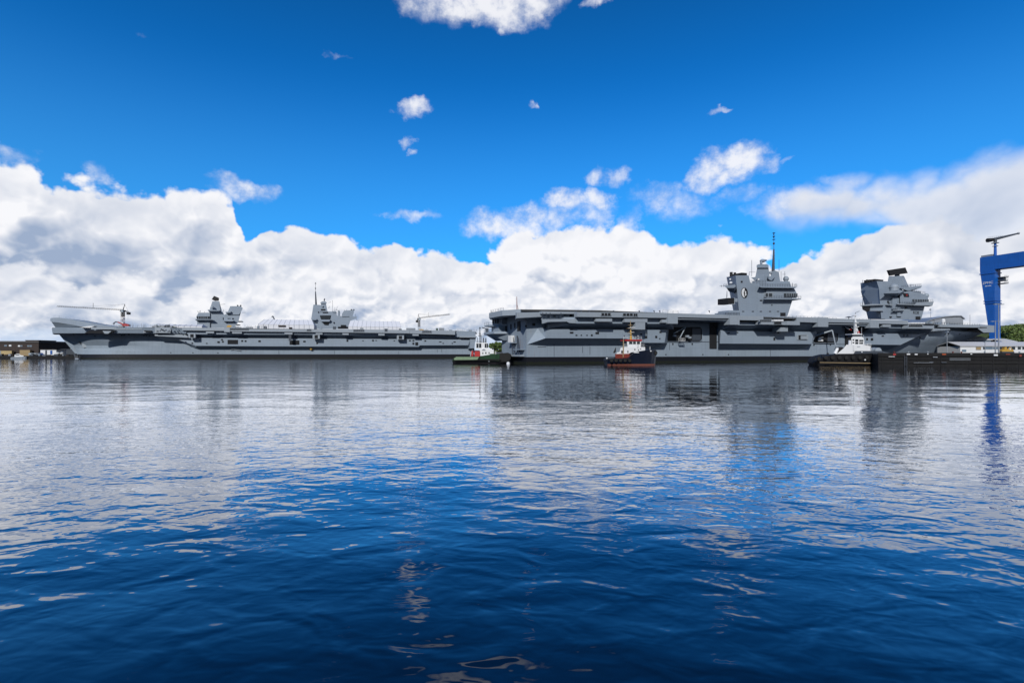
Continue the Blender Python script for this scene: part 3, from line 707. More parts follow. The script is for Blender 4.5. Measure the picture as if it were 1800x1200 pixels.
    glyph('crest_figure', 'black', [(-.30,.05),(-.10,.38),(.12,.42),(.18,.1),(.0,-.1),(.05,-.5),(-.22,-.62),(-.16,-.2),(-.32,-.1)], 2.72)
    glyph('crest_figure', 'white', [(.0,.18),(.22,.38),(.42,.2),(.36,-.06),(.5,-.28),(.3,-.6),(.06,-.5),(.16,-.22),(.06,-.02)], 2.71)
    return isl
island_aft()
def text_mesh(name, body, size, mat, parent, mtx, ext=.03, bold=.0, sx=1.):
    cu = bpy.data.curves.new(name, 'FONT'); cu.body = body; cu.size = size; cu.extrude = ext; cu.offset = bold; cu.align_x = 'CENTER'; cu.align_y = 'CENTER'
    tmp = bpy.data.objects.new(name, cu); COL.objects.link(tmp)
    dg = bpy.context.evaluated_depsgraph_get(); me = bpy.data.meshes.new_from_object(tmp.evaluated_get(dg)); bpy.data.objects.remove(tmp)
    me.transform(mtx @ Matrix.Diagonal((sx, 1, 1, 1))); me.materials.clear(); me.materials.append(mat)
    o = bpy.data.objects.new(name, me); COL.objects.link(o); o.parent = parent
    return o
UPR = Matrix.Rotation(R(90), 4, 'X')
def island_fore():
    rb = MB(); v0, v1 = 3., 14.
    # funnel block: aft face seen obliquely, sloped shoulder
    frus(FQ, rb, [(1545,507),(1586,507),(1586,512),(1560,523),(1556,560),(1549,560)], [(1545,507),(1586,507),(1586,512),(1560,523),(1556,560),(1549,560)], v0, v0+.6)
    frus(FQ, rb, [(1545,507),(1618,512),(1626,536),(1619,562),(1549,561)], [(1513,511),(1612,512),(1620,536),(1612,562),(1526,561)], v0+.3, v1)
    frus(FQ, rb, [(1541,494),(1563,494.6),(1586,507),(1545.2,507.4)], [(1512.5,497.4),(1560,496),(1586,509),(1514,514)], v0+.9, v1)
    isl = rb.build('island', M['grey2'], cq)
    def part(name, mat, fn):
        mb = MB(); fn(mb); return mb.build(name, M[mat], isl)
    part('radar_tower', 'grey2', lambda m: frus(FQ, m, [(1562,486.5),(1583,484.6),(1594,507),(1558,508)], [(1562,485.6),(1589,484.6),(1598.5,506),(1559,508)], 4.2, 11.))
    def slab(m):
        f = FQ.poly3([(1561.8,474.6),(1591.6,470),(1595.8,480),(1566,484.4)], 5.5); b = [(x+.3, y+1.1, z) for x, y, z in f]; m.frus(f, b)
    part('search_radar', 'black', slab)
    part('radar_pedestal', 'navy', lambda m: m.tube(FQ.P(1577,486,7.5), FQ.P(1577,482,7.), 1.0, n=10))
    part('radome', 'lightgrey', lambda m: (m.ball(Vector(FQ.P(1571.6,505.5,1.6)), 6.8*FQ.px_m(1571,2), n=20, k=12, cut=-.05), m.tube(FQ.P(1571.6,511,1.6), FQ.P(1571.6,505.5,1.6), 6.2*FQ.px_m(1571,2), n=18)))
    part('radome', 'lightgrey', lambda m: (m.ball(Vector(FQ.P(1628,519.5,5)), 4.2*FQ.px_m(1628,5)), ))
    part('radome_sponson', 'grey2', lambda m: frus(FQ, m, [(1553,515.6),(1566,510.6),(1590,511.4),(1582,515)], [(1555,521),(1566,512),(1590,513),(1572,524)], -.6, 4.))
    part('signal_deck', 'grey2', lambda m: frus(FQ, m, [(1582,506.2),(1620.5,502.2),(1619,505.6),(1596,511)], [(1582,506.6),(1615,503.6),(1606,510),(1596,513.4)], 2.2, 8.))
    part('bridge_house', 'grey2', lambda m: frus(FQ, m, [(1582,514),(1600,511.2),(1623,516.4),(1631,521),(1632,530.6),(1582,534)], [(1582,512),(1598,511.2),(1620,516),(1628,521),(1630,530),(1582,534)], 2.0, 9.))
    part('bridge_wing', 'lightgrey', lambda m: frus(FQ, m, [(1611,531.4),(1641.5,529.8),(1639,537.2),(1606,536.6)], [(1611,531),(1638,530),(1632,539),(1606,538)], .4, 4.))
    for wk in (lambda m: (frus(FQ, m, [(1577,533.6),(1611,534.4),(1611,536.2),(1577,535)], [(1577,533.6),(1611,534.4),(1611,537.6),(1579,536.8)], 1.0, 3.1)), lambda m: (frus(FQ, m, [(1512,536.4),(1533,534),(1554,534.4),(1554,536),(1512,537.6)], [(1512,536.4),(1545,534),(1550,534.4),(1550,536.8),(1514,538)], 1.4, 9.)), lambda m: rect(FQ, m, 1560, 1570, 534.4, 536, 1.8, 3.1), lambda m: (frus(FQ, m, [(1569,544.6),(1591,543.6),(1590,545.6),(1570,546)], [(1573,544.6),(1589,543.6),(1584,549),(1575,549)], 1.4, 3.1)), lambda m: rect(FQ, m, 1530, 1554, 545, 546.4, 2.2, 3.3)): part('walkway', 'lightgrey', wk)
    part('equipment_box', 'black', lambda m: frus(FQ, m, [(1515,537.8),(1529,538),(1529,545),(1523,548),(1516,544)], [(1515,537.8),(1529,538),(1529,545),(1525,548),(1520,544)], 2.2, 8.))
    part('equipment_frame', 'grey', lambda m: rect(FQ, m, 1530, 1554, 537.4, 545, 2.8, 3.4))
    part('cable_duct', 'grey2', lambda m: rect(FQ, m, 1569.5, 1577.9, 523, 543, 2.4, 3.1)); part('cable_duct', 'grey2', lambda m: rect(FQ, m, 1578, 1583, 524, 556, 2.6, 3.1))
    w = MB(); frus(FQ, w, [(1604,525.8),(1632.6,526.4),(1632.4,530.6),(1604,530.6)], [(1604,525.8),(1631,526.4),(1631,530.6),(1604,530.6)], 1.85, 5.); wb = w.build('window_band', M['glass'], isl)
    for x in (1608,1612.4,1616.8,1621,1625,1629): mm = MB(); rect(FQ, mm, x, x+.6, 525.8, 530.6, 1.75, 1.85); mm.build('window_bar', M['lightgrey'], wb)
    f = MB(); prism(FQ, f, [(1587.6,515),(1597,515.6),(1598.6,521.6),(1590,521.4)], 1.75, 1.95); fl = f.build('crest_panel', M['black'], isl)
    f = MB(); prism(FQ, f, [(1592,516.4),(1594,517.6),(1595.4,516.8),(1595.2,519),(1593.6,520.6),(1593.4,518.4)], 1.68, 1.74); f.build('crest_figure', M['red'], fl)
    for a in (1521, 1525, 1530):
        part('exhaust_pipe', 'black', lambda m: m.tube(FQ.P(a+3, 497, 7), FQ.P(a+3, 491.4, 7), 1.5*FQ.px_m(1520, 7), n=8))
    part('funnel_top', 'black', lambda m: m.box(FQ.u(1530,8), FQ.u(1545,8), 6, 11, FQ.p(1535,496.4,8)[1], FQ.p(1535,491.8,8)[1]))
    for a, b, c, d in ((1611,1618,556,562),(1592,1595,539.4,541.6),(1560,1563,529,531),(1562,1565,532,533),(1598,1600,531,534),(1578,1584,555.4,557),(1565,1568,556,558)): opening(FQ, isl, a, b, c, d, 3.0, 'vent_opening')
    for a,b,c,d,v in ((1512,536.4,1532,534.4,1.5),(1578,533.6,1610,534.4,1.1),(1613,531.4,1640,529.9,.5),(1570,544.6,1590,543.7,1.5),(1584,506,1619,502.4,2.3),(1600,512,1626,516.6,2.4)): part('railing', 'navy', lambda m: m.rail([(FQ.p(a,b,v)[0],v,FQ.p(a,b,v)[1]),(FQ.p(c,d,v)[0],v,FQ.p(c,d,v)[1])], 1.1, .05, 1.6, 3))
    for a_ in ((1516.6,536,1516.6,521),(1513,521.6,1518,521.2),(1516,530,1521,527),(1516.5,497.5,1516.5,492),(1600.6,505,1600.6,499.6),(1609,504,1609,500),(1601,500.6,1606,500)): part('antenna', 'navy', lambda m: m.tube(FQ.P(a_[0], a_[1], 5), FQ.P(a_[2], a_[3], 5), .09, n=4))
    u_, z_ = FQ.p(1611.5, 549.6, 2.9); text_mesh('hull_number', 'RO8', 2.1, M['black'], isl, Matrix.Translation((u_, 3.27, z_)) @ UPR, .04, .0, 1.2)
island_fore()
# jib crane reaching out of the forward lift opening, work boom in the aft one
mb = MB(); mb.tube(FQ.P(1430,590.6,6.5), FQ.P(1463,580.6,2.), .42, .34, 8); mb.tube(FQ.P(1463,580.6,2.), FQ.P(1469,608,0.), .28, .22, 8); mb.tube(FQ.P(1469,608,0), FQ.P(1473,611,-.6), .3); 
mb.build('access_boom', M['lightgrey'], cq)
bl = FQ.thing('boom_lift', 'white folded boom lift working in the black hangar doorway behind the red and black tug', 'lift'); 
mb = MB(); mb.tube(FQ.P(1184,586,6.6), FQ.P(1205,575,5.6), .20, .16, 6); mb.tube(FQ.P(1205,575,5.6), FQ.P(1195,594,5.4), .22, .2, 6); mb.build('boom', M['lightgrey'], bl)
mb = MB(); p0, p1 = FQ.P(1194,599.2,5.4), FQ.P(1203.2,599.2,5.4); mb.box(p0[0],p1[0],5.0,5.8,p0[2],p0[2]+.12); mb.rail([(p0[0],5.0,p0[2]),(p1[0],5.0,p0[2]),(p1[0],5.8,p0[2]),(p0[0],5.8,p0[2]),(p0[0],5.0,p0[2])], 1.05, .06, .9)
mb.build('basket', M['white'], bl)
for x0, x1, y0, y1 in ((1185,1189,588.6,591.4),(1207.4,1211.6,589,592.4),(1211,1215.4,591.6,594.4)): mb = MB(); rect(FQ, mb, x0, x1, y0, y1, 5.8, 6.6); mb.build('chassis', M['lightgrey'], bl)
bl = FQ.thing('boom_lift', 'small white lift standing in the black hangar doorway left of the white tug', 'lift')
mb = MB(); prism(FQ, mb, [(1439,597),(1440,593),(1443.4,592.6),(1445,596),(1447,597),(1447,599.6),(1439,599.6)],7.,7.4); mb.build('chassis', M['white'], bl)
mb = MB(); mb.tube(FQ.P(1441,593,7.2), FQ.P(1447,592.6,7.2), .12); mb.build('boom', M['lightgrey'], bl)
mb = MB(); mb.tube(FQ.P(1486,574.6,3.2), FQ.P(1493,578.6,3.2), .22, n=6); mb.build('derrick_arm', M['white'], cq)
mb = MB(); mb.tube(FQ.P(1493,578.6,3.2), FQ.P(1496,580,3.2), .3, n=6); mb.build('derrick_hook', M['red'], cq)

# ------------------------------------------------------------------ left-hand carrier (bow to the left)
FP = Frame(-246.4, 341., 219.2, 54.)
DP = 21.0
HP = hull_paint('far carrier hull paint', 3.05)
cp = FP.thing('aircraft_carrier', 'grey aircraft carrier at the left, ski-jump bow first, with white tents on its deck', 'warship', 'aircraft carriers moored in the basin')
VCP, HBP = 26., 17.
stemp = sorted([(z_, u_) for u_, z_ in [FP.p(a, b, VCP) for a, b in ((139,634),(137.5,628),(135.5,619),(131,610.5),(124,602),(115,593),(103,587.4),(95,586.4))]])
stemp = [(-6., stemp[0][1]+6)]+stemp
uend = FP.u(834, 9)
def p_near(i, z, side):
    t = i/40.; us = interp(z, [(-4, FP.u(330,9)), (3, FP.u(300,9)), (13, FP.u(250,9))]); ue = interp(z, stemp)
    if i == 0: u = uend; hb = HBP
    elif t < .3: u = uend+(us-uend)*(t/.3); hb = HBP
    else:
        s_ = (t-.3)/.7; s_ = 1-(1-s_)**1.5; u = us+(ue-us)*s_
        hb = max(.02, HBP*(1-s_**interp(z, [(0,5.),(8,1.9),(15,2.6)])))
    return (u, VCP-hb if side == 0 else VCP+hb, z)
hull_loft(range(41), [-3,-.5,1.,3.04,3.06,5,7,9,11,13,15,16.6,17.4], p_near).build('hull', HP, cp)
# upper bow: gallery band all round under the ramp
def band(name, pts_plan, z0, z1, mat='grey'):
    mb = MB(); mb.plan(pts_plan, z0, z1); return mb.build(name, M[mat], cp)
uL = FP.u(93, 12); z0b, z1b = FP.p(180, 585.2, 2.)[1], FP.p(180, 575.2, 2.)[1]
mb = MB(); mb.frus([(FP.u(205,5.),1.6,z0b),(FP.u(93,14),14,z0b),(FP.u(92.4,26),26,z0b),(FP.u(96,42),42,z0b),(FP.u(160,54),54,z0b),(FP.u(330,54),54,z0b),(FP.u(330,5.),1.6,z0b)],
        [(FP.u(205,.4),.4,z1b),(FP.u(92,13),13,z1b),(FP.u(91,26),26,z1b),(FP.u(95,42),42,z1b),(FP.u(160,54),54,z1b),(FP.u(330,54),54,z1b),(FP.u(330,.4),.4,z1b)]); mb.build('bow_gallery', M['grey'], cp)
# ski-jump: solid wedge between v=14 and v=34
top = [(88,560.6),(90,559),(95,558.2),(104,558.2),(116,559.6),(130,562),(148,565.4),(170,569.2),(196,573.2),(222,575.8)]
bot = [(89,565.2),(104,567.2),(122,570),(141,573.6),(160,574.9),(222,576.6)]
mb = MB(); A_ = FP.poly3(top+bot[::-1], 10.); zf = FP.poly3(top+bot[::-1], 10.)
mb.frus(A_, [(x, 34., z) for x, y, z in A_]); mb.build('ski_jump', M['grey'], cp)
# undercut wedge below it
fr_ = [(89.6,565.6),(104,567.8),(122,570.6),(141,574.2),(141,575.2),(92,575.2)]
bk_ = FP.poly3(fr_, 10.3); bk_ = [(x+(.3 if k in (0,5) else 0), 13. if k > 3 else 10.3, z) for k, (x, y, z) in enumerate(bk_)]
mb = MB(); mb.frus(bk_, [(x, 33., z) for x, y, z in bk_]); mb.build('ramp_underside', M['grey'], cp)
rl = MB(); rl.rail([FP.P(a, b, 10.5) for a, b in top[2:]], 1.2, .05, 2.2); rl.build('deck_railing', M['steel'], cp)
mb = MB(); prism(FP, mb, [(139,575.4),(158,572.6),(166,573),(158,576)], 3., 7.); mb.build('sloping_hatch', M['white'], cp)
# flight deck and its edge
dk = [(FP.u(200,1.4),1.4),(FP.u(262,5.),.6),(FP.u(560,.2),.2),(FP.u(720,.4),.4),(FP.u(800,3),3),(FP.u(836,8),8),(FP.u(838,44),44),(FP.u(800,60),60),(FP.u(250,60),60),(FP.u(160,52),52),(FP.u(150,20),20),(FP.u(160,8),8)]
mb = MB(); mb.plan(dk, DP-.7, DP); mb.build('flight_deck', M['deck'], cp)
mb = MB(); mb.plan([(FP.u(300,10),10),(FP.u(828,10),10),(FP.u(828,42),42),(FP.u(300,42),42)], 16, DP-.75); mb.plan([(FP.u(120,20),20),(FP.u(299.5,10),10),(FP.u(299.5,42),42),(FP.u(120,36),36)], 16.5, DP-.75); mb.build('upper_hull', M['grey'], cp)
for (x0,x1,a,b,c,d,v0,v1,mt) in [(160,250,575,575.2,578.6,579,.6,3,'lightgrey'),(272,300,575.2,575.4,585,585,.2,3,'lightgrey'),(320,403,575.6,576.4,580.6,581.4,-.2,2.5,'lightgrey'),(394,404,575.8,576,583.4,583.6,-.5,2.4,'lightgrey'),
        (404,560,577.8,579.2,582.2,583.6,-.1,2.4,'lightgrey'),(560,720,578.2,579.8,583.6,585.8,-.1,2.4,'lightgrey'),(720,800,579.8,581.,586,588.2,.2,3,'lightgrey'),(800,836,581.,582.4,592,592.4,3.4,8,'grey2'),
        (362,376,582.4,582.6,585.4,585.6,.2,2,'lightgrey'),(408,425,583.2,583.4,586,586.2,.2,2,'lightgrey'),(500,514,584.4,584.6,587.4,587.6,.2,2,'lightgrey'),(555,567,585,585.2,587.6,587.8,.2,2,'lightgrey'),(602,613,585.4,585.6,588.4,588.6,.2,2,'lightgrey'),(665,676,586.4,586.6,589.4,589.6,.2,2,'lightgrey'),(725,736,587,587.2,590,590.2,.2,2,'lightgrey'),
        (808,838,590.2,590.4,593,593.2,2.2,6,'lightgrey'),(252,266,581,581,584.6,584.8,.9,3,'lightgrey')]:
    mb = MB(); prism(FP, mb, [(x0,a),(x1,b),(x1,d),(x0,c)], v0, v1); mb.build('deck_edge', M[mt], cp)
# side plating with undercuts
mb = MB(); frus(FP, mb, [(318,582),(720,584.6),(720,588.6),(330,587.2)], [(318,580),(832,584),(832,597.6),(330,594)], 2.0, 8.9); mb.build('side_plating', M['grey'], cp)
mb = MB(); frus(FP, mb, [(309,593.6),(340,593.8),(560,595),(826,597),(823,606.6),(738,606.8),(736,609.2),(480,608.6),(344,607.6)], [(300,591),(340,591),(560,593),(834,595),(829,612),(745,612.6),(733,614.4),(480,613.6),(343,612.6)], 5., 9.02); mb.build('side_plating', M['grey'], cp)
mb = MB(); frus(FP, mb, [(272,588),(296,587.4),(306,585.4),(320,585.8),(330,590.6),(330,593.4),(272,590.2)], [(270,584),(296,584),(306,584),(320,584),(332,588),(330,600.6),(291,600.6)], 2.4, 9.02); mb.build('side_sponson', M['lightgrey'], cp)
mb = MB(); frus(FP, mb, [(308,595),(318,596.5),(346,609),(344,608)], [(305,595.5),(318,600),(348,613),(342,612)], 5.2, 9.02); mb.build('side_plating', M['grey'], cp)
PUS = [(-4, FP.u(330,9)), (3, FP.u(300,9)), (13, FP.u(250,9))]; PPW = [(0,1.6),(8,1.9),(15,2.6)]
# long recess at the bow with the inverted trapezoid locker
for nm, mt, pts, v0, v1 in (('mooring_recess','hole',[(149,584.8),(157,580.4),(203,580.4),(193,586.4),(150,585.8)],-.1,1.5),('recess_locker','lightgrey',[(180,581.4),(196,581.8),(190,586.4),(184,586.2)],-.5,.2),
        ('mooring_recess','hole',[(252,580.6),(266,581),(264,583.6),(254,582.6)],-.0,1.5),('anchor_pocket','hole',[(137,601),(147,601.4),(150,607),(143,606)],12.,16),('anchor','lightgrey',[(143,604),(150,604.6),(156,609.6),(146,611)],11.2,14)):
    if nm.startswith('anchor'):
        hv_ = hull_v(FP, VCP, HBP, PUS, stemp, PPW, 146, 605); v0, v1 = hv_-(.5 if nm == 'anchor' else .15), hv_+3
    mb = MB(); prism(FP, mb, pts, v0, v1); mb.build(nm, M[mt], cp)
# portholes, doors and boat bays
for (a,b,c,d,v) in [(400,418,597,604.6,5.),(509,526,598.2,605.6,5.),(382,386,599.6,602.6,5.),(388.4,391.6,595.6,597.8,5.),(390,393,599,601.6,5.),(424,427,597.6,600.4,5.),(430,433,598,600.6,5.),(454,458,598,600.8,5.),(336.5,339,602,604,5.),(317.6,320,595.4,597,2.),(350,352,597.4,598.6,5.),(362,364.4,602.4,604,5.),
        (533,537,598.6,601.4,5.),(556,558.6,601.6,604.4,5.),(609,612,597,600.2,5.),(637,639,598,599.4,5.),(654,657,597,599.6,5.),(660,662,597.4,599,5.),(692,694,598,599.6,5.),(719,722,597.4,599.6,5.),(725,728,597.4,599.6,5.),(725,728,602,605.4,5.),(730,735,601.4,607,5.),(746,749,598,600,5.),(772,776,600,601.4,5.),(797,801,600,601.6,5.),(778,780,602.4,604,5.),(794,796,602.4,604,5.),
        (213,215,588,590,10.),(217,219,588,590,10.),(225,228,586.6,588.4,10.),(252,254,589,590.6,10.),(256,258,589,590.6,10.),(262,264,589,590.6,9.4),(166,168,589.6,591.6,12.),(128,131,586.6,588,16.),(152,155,586,588,13.),(299,301,619,620.4,8.9),(338,340,619,620.6,8.9),(382,384,619.6,621,8.9),(187,189,609,615,9.4),(194,196,609,615,9.2)]:
    if v > 8: v = hull_v(FP, VCP, HBP, PUS, stemp, PPW, (a+b)/2, (c+d)/2)+.12
    mb = MB(); rect(FP, mb, a, b, c, d, v-.25, v+.6); mb.build('port_opening', M['hole'], cp)
for x in (332, 550.5, 698.6):
    fr = MB(); rect(FP, fr, x-1, x+11.5, 586.4+(x-332)*.008, 593.6+(x-332)*.008, .6, 3); o = fr.build('boat_bay', M['lightgrey'], cp)
    mb = MB(); rect(FP, mb, x+2.4, x+8, 587.2+(x-332)*.008, 592.6+(x-332)*.008, .4, .6); mb.build('bay_opening', M['hole'], o)
for x0, x1, y0, y1, n in ((404,437,576.4,579.6,14),(621,640,579.2,582.4,6),(539,546.6,578.4,581.2,2),(742,758,581,583.6,5),(676,681,578,582,1)):
    fr = MB(); rect(FP, fr, x0-.6, x1+.6, y0-.6, y1+.8, -.3, .2); o = fr.build('gallery_window', M['lightgrey'], cp); w = (x1-x0)/n
    for i in range(n): mb = MB(); rect(FP, mb, x0+i*w+.25, x0+(i+1)*w-.25, y0, y1, -.5, -.3); mb.build('pane', M['navy'], o)
lines(FP, cp, [(490,616,490,622,8.9),(588,616,588,622,8.9),(700,617,700,622.4,8.9),(769,614,769,619,8.9),(776,614,776,619,8.9)], 'hull_fitting', 'navy', .12)
mb = MB(); mb.tube(FP.P(403,612.4,8.4), FP.P(423,616.2,8.4), .28, n=6); mb.tube(FP.P(405,615,8.4), FP.P(421,612.4,8.4), .2, n=6); mb.build('hull_boom', M['lightgrey'], cp)
mb = MB(); u_, z_ = FP.p(547, 613.4, 8.); mb.ball((u_,8.,z_), .9); mb.build('fender_buoy', M['yellow'], cp)
# stair trunk amidships and dark stern openings
mb = MB(); rect(FP, mb, 507.4, 512, 588, 599, .6, 1.7); mb.build('brow_stair', M['navy'], cp)
mb = MB(); frus(FP, mb, [(826,595),(836,593),(834,612),(826,612)], [(824,595),(837,593),(832,616),(822,614)], 4., 9.2); mb.build('stern_quarter', M['grey2'], cp)
# deck clutter: lockers, containers, stanchions, people-height rails
random.seed(11)
for k in range(34):
    x = random.choice((random.uniform(262,300), random.uniform(396,450), random.uniform(705,835), random.uniform(560,640), random.uniform(700,832)))
    u_ = FP.u(x, 4); w, h = random.uniform(.8, 4.5), random.uniform(.6, 2.4); v = random.uniform(3, 9)
    MB().box(u_, u_+w, v, v+2, DP+.002, DP+h).build('deck_locker', M[random.choice(['navy','grey2','lightgrey','steel','green','shed'])], cp)
for k in range(60):
    x = random.choice((random.uniform(225,300), random.uniform(430,470), random.uniform(700,838))); u_ = FP.u(x, 1.2 if x < 790 else 8); MB().tube((u_, 1.2 if x < 790 else 8.6, DP), (u_, 1.2 if x < 790 else 8.6, DP+random.uniform(1.2, 3.)), .09, n=4).build('deck_stanchion', M['steel'], cp)
for a, b in ((205,262),(430,455),(720,790)): MB().rail([(FP.u(a,5.),1.6,DP),(FP.u(b,5.),1.6,DP)], 1.2, .05, 2.).build('deck_railing', M['steel'], cp)
MB().rail([(FP.u(800,4),4,DP),(FP.u(838,9),9,DP),(FP.u(838,40),40,DP)], 1.4, .06, 2.).build('deck_railing', M['steel'], cp)
# gallery gap with pipes (x 272..318)
for k in range(16): x = 274+k*2.7; mb = MB(); y_ = random.uniform(577,583); rect(FP, mb, x, x+random.uniform(.8,2.6), y_, min(585.6, y_+random.uniform(.8,3)), -.2-random.random()*.3, .3); mb.build('gallery_locker', M[random.choice(['navy','grey2','steel'])], cp)

def far_islands():
    F = FP
    V0 = 44.
    body = MB(); frus(F, body, [(368,548),(391.5,547),(394,553),(404,549),(424,546),(419,566),(412,576),(369,576)], [(369,549),(391,548),(394,553),(404,550),(422,548),(416,566),(409,576),(371,576)], V0, V0+12)
    isl = body.build('island', M['grey2'], cp)
    def part(name, mat, fn): mb = MB(); fn(mb); return mb.build(name, M[mat], isl)
    part('bridge_house', 'grey2', lambda m: frus(F, m, [(345,556.4),(349,549.4),(369,549.4),(369,576),(347,576),(346,562)], [(347,556),(350,549.6),(369,549.6),(369,576),(348,576),(347,562)], V0-1, V0+11))
    part('bridge_wing', 'grey2', lambda m: frus(F, m, [(342.6,560.6),(374,560.8),(374,562),(343,562)], [(344,561),(374,561),(374,565),(347,564.6)], V0-4, V0-1))
    w = part('window_band', 'glass', lambda m: rect(F, m, 345.8, 368, 555.9, 560, V0-1.4, V0))
    for x in (349,353,356.6,360,364): mb = MB(); rect(F, mb, x, x+.6, 556, 560, V0-1.6, V0-1.4); mb.build('window_bar', M['lightgrey'], w)
    part('radar_tower', 'grey2', lambda m: frus(F, m, [(373.4,529.4),(385,529.4),(391,548),(367,548)], [(374.5,529.4),(384,529.4),(389,548),(369,548)], V0+.5, V0+8))
    part('tower_sponson', 'grey2', lambda m: frus(F, m, [(365,544),(386,545),(386,546.4),(366,546.4)], [(366,545),(386,545),(384,550),(370,550)], V0-3.2, V0+1))
    part('search_radar', 'black', lambda m: frus(F, m, [(372,526),(376,520.2),(385.2,523.6),(384.6,528.6),(378,529)], [(373,526),(377,520.2),(385,523.6),(384,528.6),(378,529)], V0+2, V0+6))
    part('radome', 'lightgrey', lambda m: m.ball(Vector(F.P(373,540.6,V0-1.6)), 3.2*F.px_m(373,V0), cut=-.4))
    part('funnel', 'grey2', lambda m: frus(F, m, [(400,549),(404.8,538),(423,538),(426.8,541.4),(425.4,545),(420,553),(400,553)], [(401,549),(405.6,538),(422,538),(425.6,541.4),(424,545),(418,553),(401,553)], V0-.8, V0+11))
    part('sponson', 'grey2', lambda m: frus(F, m, [(392,562.6),(412,562.6),(409,564.6),(393,564.4)], [(393,562.6),(410,562.6),(405,567),(396,567)], V0-2.6, V0))
    part('sponson', 'grey2', lambda m: frus(F, m, [(396,548),(406,547),(405,549.4),(397,550)], [(396,548),(406,547),(404,551),(398,551)], V0-2.6, V0))
    part('wing_platform', 'navy', lambda m: rect(F, m, 412, 424, 564, 565.4, V0+1, V0+7))
    part('wing_platform', 'navy', lambda m: rect(F, m, 410, 419, 570, 571.4, V0+1, V0+7))
    for x in (417.4, 422.6): part('exhaust_pipe', 'black', lambda m: m.tube(F.P(x,540,V0+5), F.P(x+.6,536,V0+5), .55, n=8))
    for a_ in ((387.6,548,385.8,530),(386,535.4,396,534.4),(348,549,347.6,546),(352,549,352,545.4),(359,549,360,547.6),(393,548,393,544),(426,549.6,432,549),(349,549,352,546)): part('antenna', 'navy', lambda m: m.tube(F.P(a_[0],a_[1],V0), F.P(a_[2],a_[3],V0), .13, n=4))
    for (a,b,c,d) in ((391.6,393,558,562),(410,416,549,550),(400,402,559,560.4),(403,405,559,560.4),(408,411,559,561)): mb = MB(); rect(F, mb, a,b,c,d,V0-.2,V0+.3); mb.build('vent_opening', M['hole'], isl)
    # after island
    V1 = 42.
    b2 = MB(); frus(F, b2, [(546,578),(548.6,563),(547,560.6),(551,535.4),(563.4,536),(566,547),(583,547.4),(590,549.6),(593,555),(612,555.6),(622,556.4),(617,563.6),(614.6,568),(614,578)], [(548,578),(550,563),(549,560.6),(552,535.4),(563,536),(566,547.4),(583,548),(590,550),(593,555),(611,555.6),(619,556.4),(615,563.6),(613,568),(612,578)], V1, V1+12)
    isl2 = b2.build('island', M['grey2'], cp)
    def part2(name, mat, fn): mb = MB(); fn(mb); return mb.build(name, M[mat], isl2)
    part2('radar_tower', 'grey2', lambda m: frus(F, m, [(564.4,533),(573,533),(576,548),(562,548)], [(565,533),(573,533),(575,548),(563,548)], V1-.4, V1+7))
    part2('tower_cap', 'grey2', lambda m: frus(F, m, [(562.8,532),(566,529.6),(572,529.6),(575,532),(573,533.6),(564,533.6)], [(563.6,532),(566,529.6),(572,529.6),(574,532),(573,533.6),(564,533.6)], V1-1, V1+8))
    part2('radar_dish', 'navy', lambda m: (m.tube(F.P(570,529.8,V1+3), F.P(570,527.4,V1+3), .3), m.frus(F.poly3([(568.6,527.2),(570.2,524),(571.6,525),(571.2,528)], V1+2), F.poly3([(568.6,527.2),(570.2,524),(571.6,525),(571.2,528)], V1+4))))
    part2('mast', 'navy', lambda m: (m.tube(F.P(555.6,536,V1+4), F.P(554.6,512.6,V1+4), .72, .38, 8), m.tube(F.P(554.6,512.6,V1+4), F.P(554.6,496.4,V1+4), .16, .1, 6), m.ball(Vector(F.P(554.6,506.8,V1+4)), .52), m.lathe(F.P(554.6,498,V1+4), [(.2,-.5),(.7,0),(.3,.1)], 8), m.lathe(F.P(554.6,496.6,V1+4), [(.5,-.1),(.6,0),(.2,.1)], 8)))
    part2('funnel', 'grey2', lambda m: frus(F, m, [(601,551.6),(605,545.8),(618,545),(622.6,544.4),(622,549),(620,556),(601,556.4)], [(602,551.6),(606,545.8),(618,545),(621,544.4),(620.6,549),(618,556),(602,556.4)], V1-.6, V1+10))
    part2('stern_wing', 'grey2', lambda m: frus(F, m, [(614,556),(628,556),(626.4,559.6),(617,563)], [(614,556),(627,556.4),(624,560),(617,563)], V1-1.6, V1+5))
    part2('window_band', 'glass', lambda m: prism(F, m, [(562,554.2),(581.4,554.2),(580,560.8),(564,560.8)], V1-.5, V1+.4))
    part2('dark_panel', 'hole', lambda m: prism(F, m, [(565,564),(569,562.8),(576,563.4),(578.6,566.4),(577,571),(570,570.6)], V1-.5, V1+.4))
    part2('sponson', 'grey2', lambda m: frus(F, m, [(562,562.2),(581,562.2),(578.6,565),(565,565)], [(562,562),(581,562),(577,566),(566,566)], V1-2.2, V1))
    part2('sponson', 'grey2', lambda m: frus(F, m, [(547,560.2),(557,560.6),(556,562.4),(549,562.4)], [(547,560),(557,560),(555,564),(550,564)], V1-2, V1))
    for (a,b,c,d) in ((564,572,543,545.4),(567,576,548,549.4),(559,560.4,547.4,549.6),(551,558,566,567),(586,588,566,568),(599,608,571,573.6),(594,612,574,577)): mb = MB(); rect(F, mb, a,b,c,d,V1-.7,V1+.3); mb.build('vent_opening', M['hole'], isl2)
    part2('radome', 'lightgrey', lambda m: m.ball(Vector(F.P(567,538.6,V1-.8)), .75))
    part2('upper_deckhouse', 'grey2', lambda m: rect(F, m, 584, 590, 546.6, 551, V1, V1+8))
    part2('upper_deckhouse', 'grey2', lambda m: rect(F, m, 593.6, 597, 546, 556, V1+1, V1+5))
